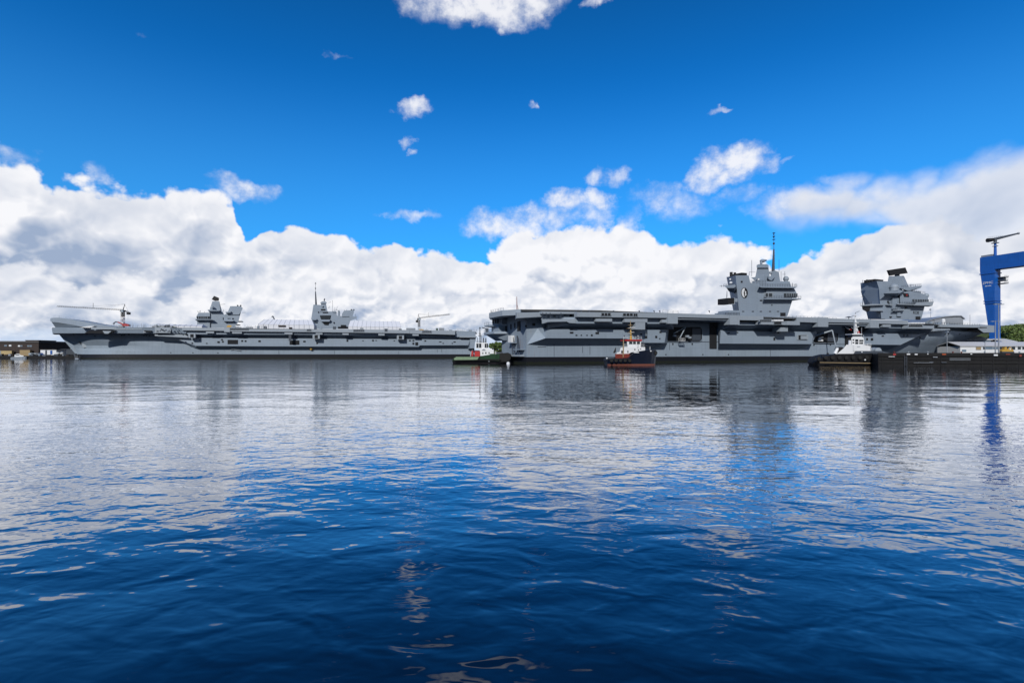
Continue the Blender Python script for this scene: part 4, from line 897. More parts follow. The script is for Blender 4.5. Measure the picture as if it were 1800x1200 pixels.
    for a_ in ((584.6,548,584.6,528),(588.6,548,588.6,540),(591,546,593,538.6),(578,542,579,537.6),(576,541,580,540),(586,544,594,545),(577,532,582,530.6),(596,546,596,543),(625,556,624.6,551.4),(626,560,628,563.6),(605,546,605,543.6),(609,546,609,544)): part2('antenna', 'navy', lambda m: m.tube(F.P(a_[0],a_[1],V1), F.P(a_[2],a_[3],V1), .13, n=4))
    for x in (617.6, 621.6): part2('exhaust_pipe', 'black', lambda m: m.tube(F.P(x,546,V1+5), F.P(x+.4,543.4,V1+5), .6, n=8))
far_islands()

def ribbed_tent(name, label, x0, x1, ytop, yeave, yb, v0, v1, n, inset, mat='tent', open_right=False):
    t = FP.thing(name, label, 'tent')
    ua, zt = FP.p(x0, ytop, v0+ (v1-v0)/2); ub = FP.u(x1, v0); ze = FP.p(x0, yeave, v0)[1]; ua = FP.u(x0, v0)
    ins = inset; vm = (v0+v1)/2
    mb = MB(); mb.add([(ua,v0,ze),(ub,v0,ze),(ub,v1,ze),(ua,v1,ze),(ua+ins,vm,zt),(ub-(ins if not open_right else 0),vm,zt)], [(0,1,5,4),(3,4,5,2),(0,4,3),(1,2,5),(0,3,2,1)])
    mb.build('roof', M[mat], t)
    MB().box(ua, ub, v0+.15, v1-.15, DP, ze-.003).build('tent_wall', M[mat], t)
    for i in range(n+1):
        f_ = i/n; u_ = ua+(ub-ua)*f_; um = ua+ins+(ub-ua-2*ins)*f_
        MB().tube((u_, v0-.05, ze+.05), (um, vm, zt+.08), .07, n=4).build('rib', M['lightgrey'], t)
        MB().tube((u_, v0-.05, DP), (u_, v0-.05, ze), .07, n=4).build('post', M['lightgrey'], t)
    return t
ribbed_tent('shelter_tent', 'long white ribbed tent on the left carrier between its two islands', 453.6, 552, 561, 570, 577, 18, 34, 11, 2.6)
ribbed_tent('shelter_tent', 'white ribbed tent on the left carrier, aft of its tall masted island', 612, 705, 563.6, 573.6, 578, 18, 34, 12, 1.)
ribbed_tent('shelter_tent', 'low white flat tent in front of the left carrier\'s bridge', 270, 355, 569.4, 572.2, 576, 8, 20, 8, 1.)
for x0, x1, y0, y1 in ((463.6,468,573,577),(489,502,571.6,574),(508,513,575,577.4)):
    mb = MB(); rect(FP, mb, x0, x1, y0, y1, 17.5, 17.8); tagp(mb.build('site_container', M['navy'] if x0 < 480 else M['brick']), 'dark site box standing against the long white tent, %s' % {463:'near its left end',489:'at its middle',508:'by the after island'}[int(x0)], 'container', 'dark boxes against the white tent').matrix_world = Matrix.Translation((FP.o.x, FP.o.y, 0)) @ Matrix.Rotation(FP.rz, 4, 'Z')
# boom lift, red, on the foredeck
rl = FP.thing('boom_lift', 'red articulated boom lift parked on the left carrier\'s foredeck', 'lift')
mb = MB(); mb.tube(FP.P(199,568.6,9), FP.P(203.4,565.4,9), .35); mb.tube(FP.P(203.4,565.4,9), FP.P(207.6,566.4,9), .3); mb.build('jib', M['navy'], rl)
mb = MB(); mb.tube(FP.P(207,566,9), FP.P(218,570.4,9), .42); mb.build('boom', M['red'], rl)
mb = MB(); prism(FP, mb, [(214,573),(215,569.6),(220,568.4),(226,570.2),(226,573)], 8, 11); mb.build('counterweight', M['red'], rl)
mb = MB(); rect(FP, mb, 208, 216, 571.4, 574.6, 8, 11); rect(FP, mb, 198, 200, 568.4, 570.6, 8.6, 9.6); mb.build('chassis', M['lightgrey'], rl)
yl = FP.thing('tarpaulin_heap', 'yellow sheeted equipment heap under the left carrier\'s fore island', 'equipment')
mb = MB(); frus(FP, mb, [(398,575),(399.4,572),(403,571.2),(407,572),(408.6,575)], [(399,575),(400,572.6),(403,572),(406,572.6),(408,575)], 8, 12); mb.build('sheet', M['yellow'], yl)
yl = FP.thing('tarpaulin_heap', 'yellow sheeted machine near the stern of the left carrier', 'equipment')
mb = MB(); frus(FP, mb, [(736,581),(737,578.6),(741,578.2),(745,579),(746,581)], [(737,581),(738,579),(741,579),(744,579.4),(745,581)], 6, 9); mb.build('sheet', M['yellow'], yl)
# dark knuckle boom sticking up behind the tent
kb = FP.thing('knuckle_boom', 'small dark crane arm poking above the long white tent', 'crane arm')
mb = MB(); mb.tube(FP.P(484,566,40), FP.P(480,555.6,40), .55, .4, 6); mb.tube(FP.P(480,555.6,40), FP.P(477.6,557,40), .5, .4, 6); mb.build('arm', M['navy'], kb)

# ------------------------------------------------------------------ tower cranes beyond
def world_at(px, py, Y): return ((px-900)/FPX*Y, Y, HC+(HOR-py)/FPX*Y)
def tower_crane(label, Y, mast_px, foot_y, slew_y, apex, tip, ctip, lower, dark):
    x, y, z = world_at(mast_px, foot_y, Y); s_ = Y/FPX
    t = thing('tower_crane', (x, y, 0), 0, label, 'crane', 'tower cranes beyond the left carrier')
    L = lambda px, py, dy=0.: Vector(world_at(px, py, Y))-Vector((x, y, 0))+Vector((0, dy, 0))
    zs = L(mast_px, slew_y).z; zf = 3.5; zm = L(mast_px, lower).z
    MB().lattice((0,0,zf), (0,0,zm), 2.0, .12, 12, (0,1,0)).build('lower_mast', M['redbrown' if not dark else 'bluegrey'], t)
    MB().lattice((0,0,zm), (0,0,zs), 2.0, .18, 7, (0,1,0)).build('upper_mast', M['black'], t)
    for k in range(1, 5):
        if not dark: z = zf+(zm-zf)*(.45+k*.12); MB().box(-1.2,1.2,-1.2,1.2,z,z+1.1).build('mast_band', M['white'], t)
    MB().box(-1.6,1.6,-1.6,1.6,zs-.8,zs+.4).build('slewing_ring', M['black'], t)
    a = L(*apex); MB().tube((0,0,zs), a, .4, .2, 6).build('apex', M['black'], t)
    j = L(*tip); MB().lattice(L(mast_px, slew_y-1.2), j, 1.1, .10, 30, tri=True).build('jib', M['black'], t)
    c = L(*ctip); MB().lattice(L(mast_px, slew_y-.6), c, 1.0, .10, 4, tri=True).build('counter_jib', M['black'], t)
    MB().box(c.x-1.2,c.x+1.2,-1,1,c.z-2.2,c.z).build('counterweight', M['black'], t)
    MB().box(-.2,2.0,-2.6,-1.6,zs-1.6,zs+.8).build('cab', M['lightgrey'], t)
    q = L(mast_px, slew_y-1.2)
    for f_ in (.35, .62): MB().tube(a, q.lerp(j, f_)+Vector((0,0,.8)), .07, n=3).build('pendant', M['black'], t)
    MB().tube(a, c, .07, n=3).build('pendant', M['black'], t)
    m_ = q.lerp(j, .45 if not dark else .3); MB().tube(m_, m_+Vector((0,0,5)), .14, n=4).build('jib_post', M['black'], t)
    h = q.lerp(j, -.0)+Vector((c.x*.9,0,0)) if not dark else q.lerp(j,.16); MB().tube(h, h-Vector((0,0,9)), .06, n=3).build('hoist_rope', M['black'], t)
tower_crane('tower crane with long level jib above the left carrier\'s ski-jump, red and white mast foot', 470, 216, 572, 546, (219.4,534.4), (100,538.4), (226,548.6), 556, False)
tower_crane('small tower crane with rising jib behind the left carrier\'s stern', 560, 736.6, 580, 560, (735.6,551.6), (791,552.4), (733,563), 574, True)

# ================================================================== tugs
def boat_hull(F, vc, st, n_name, mats, parent, zk=-.8, stripe=None, deck_mat=None):
    """st: (px, sheer row, half breadth m, waterline px shift); shell + deck; stripe=(z0,z1) second material"""
    lv = [zk, .0]+([stripe[0], stripe[1]] if stripe else [])+[None]
    mb = MB(); ring = []; k = 2*(len(lv)+1)
    rows = []
    for (px, py, hb, dpx) in st:
        u1, z1 = F.p(px, py, vc-hb*.5); u0 = F.p(px+dpx, py, vc-hb*.5)[0]
        row = []
        zl = [zk, 0.]+(list(stripe) if stripe else [])+[z1*.62, z1]
        for z in zl:
            f_ = max(0., min(1., z/z1)); u_ = u0+(u1-u0)*f_; h_ = hb*(.72+.28*f_) if z > zk else hb*.55
            row.append((u_, vc-h_, z))
        row += [(a, 2*vc-b, c) for a, b, c in reversed(row)]
        rows.append(row)
    k = len(rows[0]); mb.v = [p for r in rows for p in r]
    for i in range(len(rows)-1):
        for j in range(k-1):
            m_ = 0
            if stripe:
                jj = min(j, k-2-j)
                m_ = 1 if jj == 2 else (2 if jj < 2 and len(mats) > 2 else 0)
            mb.f.append((i*k+j, i*k+j+1, (i+1)*k+j+1, (i+1)*k+j)); mb.mi.append(m_)
        j = k-1; mb.f.append((i*k+j, i*k, (i+1)*k, (i+1)*k+j)); mb.mi.append(0)
    mb.f.append(tuple(range(k))); mb.mi.append(0); mb.f.append(tuple(range(len(rows)*k-1, (len(rows)-1)*k-1, -1))); mb.mi.append(0)
    return mb.build(n_name, mats, parent)
def simple(F, par):
    def part(name, mat, fn, label=None):
        mb = MB(); fn(mb); return mb.build(name, M[mat] if isinstance(mat, str) else mat, par, label=label)
    return part
# ---- red and black tug, bow to the right
FB = Frame(((1110-900)/FPX)*152, 149., 1, .12)
tb = FB.thing('tug_boat', 'tug with red deckhouse base, white wheelhouse and tall tan mast before the grey carrier', 'tug boat', 'harbour tugs')
VB = 3.6
boat_hull(FB, VB, [(1066,633.5,2.0,1),(1069,630.4,3.0,1),(1078,629.6,3.3,0),(1090,629.6,3.5,0),(1102,628.6,3.6,0),(1106,623.6,3.6,0),(1112,619.2,3.55,0),(1122,617,3.4,0),(1134,615.2,3.0,-.5),(1144,614.4,2.3,-1),(1150,614.6,1.5,-1.6),(1153.4,616,.6,-2.2)], 'hull', [M['bluehull'], M['copper'], M['copper']], tb, stripe=(.05,.32))
part = simple(FB, tb)
part('bow_fender', 'rubber', lambda m: [m.tube(FB.P(1152.5,620+i*.9,VB-1.6+.6*i), FB.P(1152.5,620+i*.9,VB+1.6-.6*i), .55, n=10) for i in range(1)])
part('bow_fender', 'rubber', lambda m: m.frus(FB.poly3([(1148,619.5),(1154.5,620.5),(1154.6,624),(1148,625)], VB-1.2), FB.poly3([(1148,619.5),(1154.5,620.5),(1154.6,624),(1148,625)], VB+1.2)))
part('deckhouse_base', 'redbrown', lambda m: frus(FB, m, [(1081,622),(1107,621.4),(1106,629.8),(1082,630)], [(1081,622),(1107,621.4),(1106,629.8),(1082,630)], 1.0, 6.2))
dk_ = part('deckhouse', 'white', lambda m: frus(FB, m, [(1088,621.6),(1091,611),(1099,609.4),(1134,609.8),(1134,617),(1110,619),(1104,622)], [(1088,621.6),(1091,611),(1099,609.4),(1133,609.8),(1133,617),(1110,619),(1104,622)], 1.3, 5.9))
part('lower_housing', 'white', lambda m: frus(FB, m, [(1083,621.8),(1085,619),(1093,618.6),(1093,622)], [(1083,621.8),(1085,619),(1093,618.6),(1093,622)], 1.5, 5.6))
wh = part('wheelhouse', 'white', lambda m: frus(FB, m, [(1103,610),(1102,600),(1105,599),(1127,599),(1126.4,610)], [(1103,610),(1102,600),(1105,599),(1126,599),(1125.4,610)], 1.7, 5.5))
part('wheelhouse_roof', 'red', lambda m: rect(FB, m, 1099, 1128.6, 596.6, 599, 1.4, 5.8))
for a, b in ((1106,1111.6),(1113,1117.8),(1119.8,1125)):
    mb = MB(); rect(FB, mb, a, b, 600.3, 604.6, 1.62, 1.8); mb.build('window', M['glass'], wh)
mb = MB(); mb.tube(FB.P(1102,610,1.2), FB.P(1102,610,1.2)+Vector((0,0,.01)) if 0 else FB.P(1102.1,609.9,1.2), .01, n=3)
for a, b, y in ((1097,1103,609.4),(1126,1132,609.6),(1096,1104,596.8),(1112,1128,596.6)):
    u1, z1 = FB.p(a, y, 1.3); u2 = FB.u(b, 1.3); part('railing', 'white', lambda m: m.rail([(u1,1.3,z1),(u2,1.3,z1)], .85, .04, .8, 3))
for a, b, c, d in ((1115,1117,613,615),(1121.6,1123,614,616),(1125.6,1127,612.4,614),(1103,1104.6,616,620),(1092,1094.6,616,620.6)): part('port_opening', 'glass', lambda m: rect(FB, m, a, b, c, d, 1.22, 1.35))
part('mast', 'yellow', lambda m: (m.tube(FB.P(1109,597,3.6), FB.P(1108.6,581,3.6), .38, .22, 8)))
part('upper_mast', 'tan', lambda m: m.tube(FB.P(1108.6,581,3.6), FB.P(1108.2,563.5,3.6), .17, .08, 6))
for a, b, y, mt in ((1103,1113,576.6,'tan'),(1106,1116,575.6,'white'),(1104.6,1112,584,'cream'),(1105,1112,571,'tan'),(1106,1113,588,'navy'),(1109,1115,583.4,'white')): part('crosstree', mt, lambda m: rect(FB, m, a, b, y, y+.6, 3.2, 4.2))
part('radar_scanner', 'white', lambda m: (rect(FB, m, 1108, 1117, 575., 576, 3.0, 3.4),))
part('light', 'white', lambda m: m.ball(Vector(FB.P(1122,595.6,3)), .22)); part('searchlight', 'white', lambda m: m.ball(Vector(FB.P(1121.8,590.4,3)), .2))
for a_ in ((1122,596.6,1122,589.4),(1131,609,1130.4,595.6),(1121.4,612,1121.6,603)): part('antenna', 'navy', lambda m: m.tube(FB.P(a_[0],a_[1],1.1), FB.P(a_[2],a_[3],1.1), .06, n=4))
part('exhaust_mast', 'tan', lambda m: m.tube(FB.P(1095.4,628,1.0), FB.P(1096,597.6,1.0), .17, .15, 6))
part('flag', 'black', lambda m: m.frus(FB.poly3([(1079,617),(1082.4,609.6),(1083,618),(1080.6,620.4),(1077.6,620)], 3.5), FB.poly3([(1079,617),(1082.4,609.6),(1083,618),(1080.6,620.4),(1077.6,620)], 3.56)))
part('flag', 'navy', lambda m: m.frus(FB.poly3([(1096,592),(1097,588),(1099.6,592)], 3.5), FB.poly3([(1096,592),(1097,588),(1099.6,592)], 3.56)))
part('towing_winch', 'navy', lambda m: rect(FB, m, 1068, 1080, 626.8, 630, 2.4, 5)); part('bollard', 'white', lambda m: m.tube(FB.P(1066.8,630.4,2), FB.P(1066.8,628,2), .22, n=8))
part('bow_light', 'white', lambda m: m.ball(Vector(FB.P(1144,617,1.05)), .24)); part('jackstaff', 'white', lambda m: m.tube(FB.P(1142.6,614.6,3), FB.P(1142.6,609,3), .07, n=5))
part('name_plate', 'white', lambda m: rect(FB, m, 1115, 1123, 618.6, 620.2, -.02, .06))
part('stay', 'navy', lambda m: m.tube(FB.P(1132,604,3), FB.P(1142,613,3), .04, n=4))
# raised forward bulwark with fender strip
part('rubbing_strake', 'rubber', lambda m: [m.tube(FB.P(1068,631.6,.55), FB.P(1108,631.2,.0), .16, n=6)])
for i in range(5): part('tyre_fender', 'rubber', lambda m: m.lathe(FB.P(1075+i*8, 633.6, .1), [(.18,-.14),(.48,-.1),(.48,.1),(.18,.14)], 12, 'Y'))

# ---- green tug pushing at the stern of the right-hand carrier
FG = Frame((796-900)/FPX*178, 177.0, 1, .03)
tg = FG.thing('tug_boat', 'green hulled tug with red funnel casing, its black bow against the right carrier\'s stern', 'tug boat', 'harbour tugs')
VG = 4.2
gh = boat_hull(FG, VG, [(795,633.4,2.6,1.5),(797,631,3.2,1),(802,627.6,3.7,0),(815,627.6,4.,0),(842,627.4,4.,0),(847,625.4,4.,0),(858,623.6,4.,0),(872,622.2,3.9,0),(884,620.6,3.3,0),(891,620,2.5,-1),(896,621,1.2,-1.4)], 'hull', [M['green'], M['black'], M['black']], tg, stripe=(.3,.85))
part = simple(FG, tg)
part('after_bulwark', 'palegreen', lambda m: frus(FG, m, [(797.5,630),(802,627),(842,627),(839,632),(799,632.6)], [(798,630),(802,627),(842,627),(839,632),(799,632.6)], -.2, .15))
part('deckhouse', 'white', lambda m: frus(FG, m, [(843,625.4),(843,613.6),(848,612.8),(868.5,614.6),(869,624.8)], [(843,625.4),(843,613.6),(848,612.8),(868,614.6),(868.6,624.8)], 1.6, 6.8))
part('upper_deckhouse', 'white', lambda m: frus(FG, m, [(842,614),(843,611.6),(865,612.6),(865,616)], [(842,614),(843,611.6),(864,612.6),(864,616)], 1.9, 6.5))
wh = part('wheelhouse', 'white', lambda m: frus(FG, m, [(836.4,612.4),(835.6,603),(837,602),(855,602),(858,603.4),(858.6,612)], [(836.4,612.4),(835.6,603),(837,602),(855,602),(857,603.4),(857.6,612)], 2.3, 6.1))
for a, b in ((837.4,841),(842,846),(852,855),(855.6,858)): mb = MB(); rect(FG, mb, a, b, 603.6, 611, 2.2, 2.5); mb.build('window', M['glass'], wh)
for a in (834.6, 844.4): part('funnel_casing', 'red', lambda m: m.box(FG.u(834.4,1.5), FG.u(843.6,1.5), 1.2, 3.0, FG.p(840,626.4,1.5)[1], FG.p(840,617,1.5)[1])) if a < 840 else part('funnel_top', 'navy', lambda m: m.box(FG.u(835,1.5), FG.u(843,1.5), 1.4, 2.8, FG.p(840,617,1.5)[1], FG.p(840,615.6,1.5)[1]))
part('after_casing', 'red', lambda m: rect(FG, m, 828.6, 832, 616.6, 626, 1.2, 3.)); part('deck_crane', 'navy', lambda m: m.tube(FG.P(829,626,3), FG.P(831,614,3), .3, .2, 6))
part('towing_gantry', 'steel', lambda m: (m.tube(FG.P(827,626,2.4), FG.P(829,617,2.6), .18, n=6), m.tube(FG.P(829,617,2.6), FG.P(829,617,5.6), .18, n=6), m.tube(FG.P(829,617,5.6), FG.P(827,626,5.8), .18, n=6)))
part('mast', 'navy', lambda m: (m.tube(FG.P(844,602,4.2), FG.P(843.4,574.4,4.2), .26, .12, 6)))
for a, b, y in ((842,845.4,575.8),(841.6,845,585.6),(840.8,846.6,589.2)): part('crosstree', 'navy', lambda m: rect(FG, m, a, b, y, y+1.2, 3.8, 4.6))
part('flying_bridge', 'steel', lambda m: (rect(FG, m, 836, 853, 599.4, 600.4, 2.6, 5.8), m.rail([FG.P(836,599.4,2.6), FG.P(853,599.4,2.6)], .9, .05, .7)))
for x, y0, y1, r in ((850,602,593.4,.22),(854,602,594,.22),(839,602,593,.10),(846.6,602,591,.1)): part('vent_pipe', 'navy', lambda m: m.tube(FG.P(x,y0,3.4), FG.P(x,y1,3.4), r, n=6))
part('radar_scanner', 'white', lambda m: rect(FG, m, 845, 851, 588.2, 589, 3.9, 4.3))
part('fire_monitor', 'lightgrey', lambda m: m.tube(FG.P(848,592,3), FG.P(851.6,589,3), .1, n=5))
for a, b, c, d in ((847.8,849.6,619.4,621.8),(853,855,618.6,621.6),(858.8,860.4,618.6,621.8)): part('port_opening', 'glass', lambda m: rect(FG, m, a, b, c, d, 1.5, 1.65))
part('arched_vent', 'steel', lambda m: prism(FG, m, [(847,616),(848.4,613.8),(850.4,613),(852.4,613.8),(853.8,616)], 1.5, 1.65))
part('forward_winch', 'green', lambda m: frus(FG, m, [(860,624),(862,621.4),(868,621.4),(872,624)], [(860,624),(862,621.4),(868,621.4),(872,624)], 1.2, 5)); part('forward_winch', 'navy', lambda m: rect(FG, m, 872, 884, 618.6, 622.4, 3, 5.6))
part('bow_fender', 'rubber', lambda m: m.frus(FG.poly3([(878,621),(893,619.6),(897.6,622),(897.6,630.5),(893,635.6),(878,636)], VG-3.6), FG.poly3([(878,621),(893,619.6),(897.6,622),(897.6,630.5),(893,635.6),(878,636)], VG+3.6)))
for a_ in ((867.5,624,867.5,614.5),(871.5,623,871.5,617)): part('post', 'white', lambda m: m.tube(FG.P(a_[0],a_[1],1.4), FG.P(a_[2],a_[3],1.4), .12, n=5))
part('draught_mark', 'lightgrey', lambda m: rect(FG, m, 859, 860, 633.6, 636, .1, .25)); part('rubbing_strake', 'rubber', lambda m: m.tube(FG.P(798,632.6,.1), FG.P(880,632.,.1), .25, n=6))
fb = tagp(MB().lathe(((893.4-900)/FPX*172, 172., 0), [(.1,-.5),(.55,-.2),(.62,.15),(.4,.5),(.08,.65)], 14).build('mooring_buoy', M['white'], None, True), 'small white buoy floating under the green tug\'s black bow', 'buoy')

# ---- white-house tug, bow to the right alongside the quay
FW = Frame((1430-900)/FPX*147, 145., 1, -.03)
tw = FW.thing('tug_boat', 'long black tug with white house and tall white ladder mast beside the dark jetty', 'tug boat', 'harbour tugs')
VW = 4.
boat_hull(FW, VW, [(1427,638,1.4,2),(1430,635,2.2,1),(1438,630,3.2,0),(1448,625.6,3.7,0),(1462,622.6,4.,0),(1490,621.8,4.,0),(1515,621,4.,0),(1534,620.6,3.7,0),(1545,620.8,2.9,-1),(1552,621.6,1.6,-2),(1555,622.6,.6,-3)], 'hull', [M['black'], M['black'], M['black']], tw, stripe=(.1,.3))
part = simple(FW, tw)
part('rubbing_strake', 'tan', lambda m: m.tube(FW.P(1441,636.9,.15), FW.P(1549,638.6,.3), .10, n=6))
part('engine_casing', 'white', lambda m: frus(FW, m, [(1471,621.6),(1483,612),(1488,605.6),(1502,605.4),(1505,621.4)], [(1472,621.6),(1484,612),(1489,605.6),(1502,605.4),(1505,621.4)], 1.5, 6.5))
part('deckhouse', 'white', lambda m: frus(FW, m, [(1500,617),(1500,606),(1519,606),(1530,608.4),(1530,617)], [(1500,617),(1500,606),(1518,606),(1529,608.4),(1529,617)], 1.3, 6.7))
part('forecastle', 'navy', lambda m: frus(FW, m, [(1500,621.6),(1504,616.6),(1552,616.6),(1554,621.8)], [(1500,621.6),(1504,616.6),(1550,616.6),(1552,621.8)], 1.2, 6.8))
wh = part('wheelhouse', 'white', lambda m: frus(FW, m, [(1497,606.4),(1496.4,594),(1499,591.6),(1515,591.4),(1518,593.4),(1519.4,600),(1518.4,606.6)], [(1497,606.4),(1496.4,594),(1499,591.6),(1514,591.4),(1517,593.4),(1518,600),(1517.4,606.6)], 1.9, 6.1))
for a, b, c, d in ((1503.8,1508.8,596.2,600),(1511,1513,597,600),(1513.6,1515,597,600.2),(1515.8,1517.6,597,600.2),(1503.8,1508.8,601.2,604.4),(1511,1513,601.4,604.4),(1513.8,1515.6,601.6,604.4),(1516,1517.2,601.6,604.2),(1499,1501.6,596,598),(1499,1501.6,601,603)): mb = MB(); rect(FW, mb, a, b, c, d, 1.78, 2.1); mb.build('window', M['glass'], wh)
part('bridge_top', 'white', lambda m: rect(FW, m, 1498, 1515.6, 586.4, 588, 2.4, 5.6)); part('bridge_top_post', 'navy', lambda m: rect(FW, m, 1498.6, 1513.6, 588, 591.6, 3., 5.2))
part('mast', 'white', lambda m: (m.tube(FW.P(1502.6,592,3.4), FW.P(1503.6,549.6,3.8), .17, .12, 6), m.tube(FW.P(1506.4,592,3.4), FW.P(1504.6,562,3.8), .14, .1, 6), [m.tube(FW.P(1502.8+.0*k,589-k*4.2,3.5), FW.P(1506.2-.22*k,589-k*4.2,3.5), .07, n=4) for k in range(6)]))
part('mast_stay', 'white', lambda m: m.tube(FW.P(1511,590,3.4), FW.P(1506,576,3.6), .12, n=5))
for a_ in ((1503.4,549.6,1510.8,546.8),(1500.6,562,1500.8,590),(1514.4,591,1514.4,576),(1496.6,575.4,1501,578)): part('antenna', 'steel', lambda m: m.tube(FW.P(a_[0],a_[1],3.2), FW.P(a_[2],a_[3],3.2), .09, n=4))
for a, b, y in ((1504,1509.6,566.4),(1504,1510,573.8),(1500.6,1507,554)): part('crosstree', 'white', lambda m: rect(FW, m, a, b, y, y+1, 3.2, 4.2))
part('flag', 'red', lambda m: m.frus(FW.poly3([(1507,583),(1511,581.6),(1511.6,585.4),(1508,586)], 3.4), FW.poly3([(1507,583),(1511,581.6),(1511.6,585.4),(1508,586)], 3.46)))
part('funnel', 'white', lambda m: m.tube(FW.P(1494,605.6,2.6), FW.P(1494,598,2.6), .42, n=10)); part('funnel', 'white', lambda m: m.tube(FW.P(1494,605.6,5.6), FW.P(1494,598,5.6), .42, n=10))
part('knuckle_crane', 'white', lambda m: (m.tube(FW.P(1467.6,621.6,2.4), FW.P(1472,612,2.4), .5, .4, 8), m.tube(FW.P(1472,612,2.4), FW.P(1476,617,2.4), .3, n=6)))
part('towing_winch', 'black', lambda m: m.lathe(FW.P(1475.4,615,3), [(.9,-.9),(.9,.9)], 14, 'Y'))
part('forward_gun_deck', 'white', lambda m: rect(FW, m, 1519, 1531, 609.4, 610.8, 1.4, 6.4)); part('forward_rail', 'white', lambda m: m.rail([FW.P(1519,609.4,1.4), FW.P(1531,609.4,1.4), FW.P(1531,617,1.4)], .9, .06, .7, 3))
part('anchor_windlass', 'lightgrey', lambda m: m.lathe(FW.P(1539.6,616.4,3), [(.9,-1.1),(1.0,1.1)], 14, 'Y')); part('windlass_frame', 'lightgrey', lambda m: frus(FW, m, [(1533,616.6),(1536,611.6),(1547,611.2),(1549,616.6)], [(1533,616.6),(1536,611.6),(1547,611.2),(1549,616.6)], 2.8, 3.4))
part('light', 'white', lambda m: m.ball(Vector(FW.P(1520.6,632.4,-.02)), .24)); part('light', 'white', lambda m: m.ball(Vector(FW.P(1515,618.8,1.1)), .18))
part('name_plate', 'lightgrey', lambda m: rect(FW, m, 1507, 1512, 608.4, 609.4, 1.2, 1.32))
for i in range(9): part('tyre_fender', 'rubber', lambda m: m.lathe(FW.P(1440+i*12, 628.6-(i < 1)*-2, .02), [(.2,-.16),(.55,-.1),(.55,.1),(.2,.16)], 12, 'Y'))
for x in (1433,1439,1446,1455): part('bulwark_post', 'black', lambda m: m.tube(FW.P(x, 632-(x-1433)*.42, 1.4), FW.P(x, 629.4-(x-1433)*.42, 1.4), .3, n=6))
# tow hawsers
tagp(MB().tube(FQ.P(1430,634.4,5), FQ.P(1424,635,5), .1).build('fender_float', M['white']), 'small white float by the long black tug\'s stern', 'float').matrix_world = Matrix.Translation((FQ.o.x, FQ.o.y, 0)) @ Matrix.Rotation(FQ.rz, 4, 'Z')

# ================================================================== quay and shore, right
QZ = 3.5
qa = Vector(((1552-900)/FPX*139., 139.)); qb = Vector((1.35*118., 116.))
FK = Frame(qa.x, qa.y, (qb-qa).x, (qb-qa).y); KL = (qb-qa).length
# ground sheet behind the basin
gr = mesh_obj('ground', [(245,300,3.45),(2500,250,3.45),(2500,2500,3.45),(300,2500,3.45)], [(0,1,2,3)], M['ground']); tagp(gr, 'flat dockyard ground behind the quay', 'ground', kind='structure')
wl = MB(); wl.add([(245,300,3.45),(2500,250,3.45),(2500,250,-2),(245,300,-2)], [(0,1,2,3)]); wl.add([(245,300,3.45),(300,2500,3.45),(300,2500,-2),(245,300,-2)], [(0,1,2,3)]); tagp(wl.build('shore', M['timber']), 'dark stone shore edge below the dockyard', 'shore', kind='structure')
qy = FK.thing('jetty', 'long low black timber jetty at the right with rails, fender piles and small lights', 'jetty')
part = simple(FK, qy)
part('deck', 'concrete', lambda m: m.box(-1, KL, .0, 16, QZ-.35, QZ-.02))
part('face_wall', 'timber', lambda m: m.box(-1, KL, .12, 15.4, -2, QZ-.36))
part('capping_beam', 'timber', lambda m: m.box(-1.2, KL, -.25, .0, QZ-.75, QZ+.05))
random.seed(3)
for i in range(24):
    x = i*(KL/24)+random.uniform(-.3,.3)
    part('fender_pile', 'timber', lambda m: m.tube((x, .2+random.random()*.1, -2), (x+random.uniform(-.05,.05), .2, QZ-.8-random.random()*.5), .17+random.random()*.07, n=7))
for z in (.75, 1.7, 2.45): part('walling_timber', 'timber', lambda m: m.box(-.8, KL, -.1, .05, z, z+.28))
part('steel_rail', 'steel', lambda m: m.tube((FK.u(1669,-.3), -.3, 2.05), (FK.u(1706,-.3), -.3, 2.05), .07, n=5)); part('steel_rail', 'steel', lambda m: m.tube((FK.u(1669,-.3), -.3, 1.65), (FK.u(1706,-.3), -.3, 1.65), .05, n=5))
part('ladder', 'navy', lambda m: [m.box(FK.u(1590,-.3), FK.u(1590,-.3)+.5, -.3, -.2, .3+k*.35, .38+k*.35) for k in range(7)]+[m.box(FK.u(1590,-.3)-.06, FK.u(1590,-.3), -.32, -.2, 0, 3), m.box(FK.u(1590,-.3)+.5, FK.u(1590,-.3)+.56, -.32, -.2, 0, 3)])
for k, x in enumerate((1572,1586,1597,1610,1631,1667,1675,1709,1731,1750,1792,1640,1690)):
    part('bollard', 'redbrown' if k % 3 == 0 else 'lightgrey', lambda m: m.lathe((FK.u(x,.5), .5, QZ-.6 if k % 2 else QZ-.02), [(.16,0),(.14,.25),(.24,.32),(.2,.42)], 10))
for k, (x0, x1, y0, y1, mt) in enumerate(((1747,1754,622.6,625.2,'white'),(1656,1663,621.8,623.4,'orange'),(1570,1575,621.6,624,'red'),(1594,1600,621.4,623.4,'white'),(1608,1613,621.6,623.6,'white'),(1630,1632,621.4,622.8,'white'),(1706,1709,621.4,622.8,'white'),(1640,1648,626.8,628,'steel'),(1562,1573,626.2,627,'white'),(1606,1640,637,637.5,'steel'),(1634,1641,635.6,637,'navy'),(1655,1664,636,637.4,'navy'),(1792,1796,623,626.6,'redbrown'),(1768,1776,621.6,623.4,'redbrown'))):
    mb = MB(); rect(FK, mb, x0, x1, y0, y1, -.42, -.26); mb.build('quay_fitting', M[mt], qy)
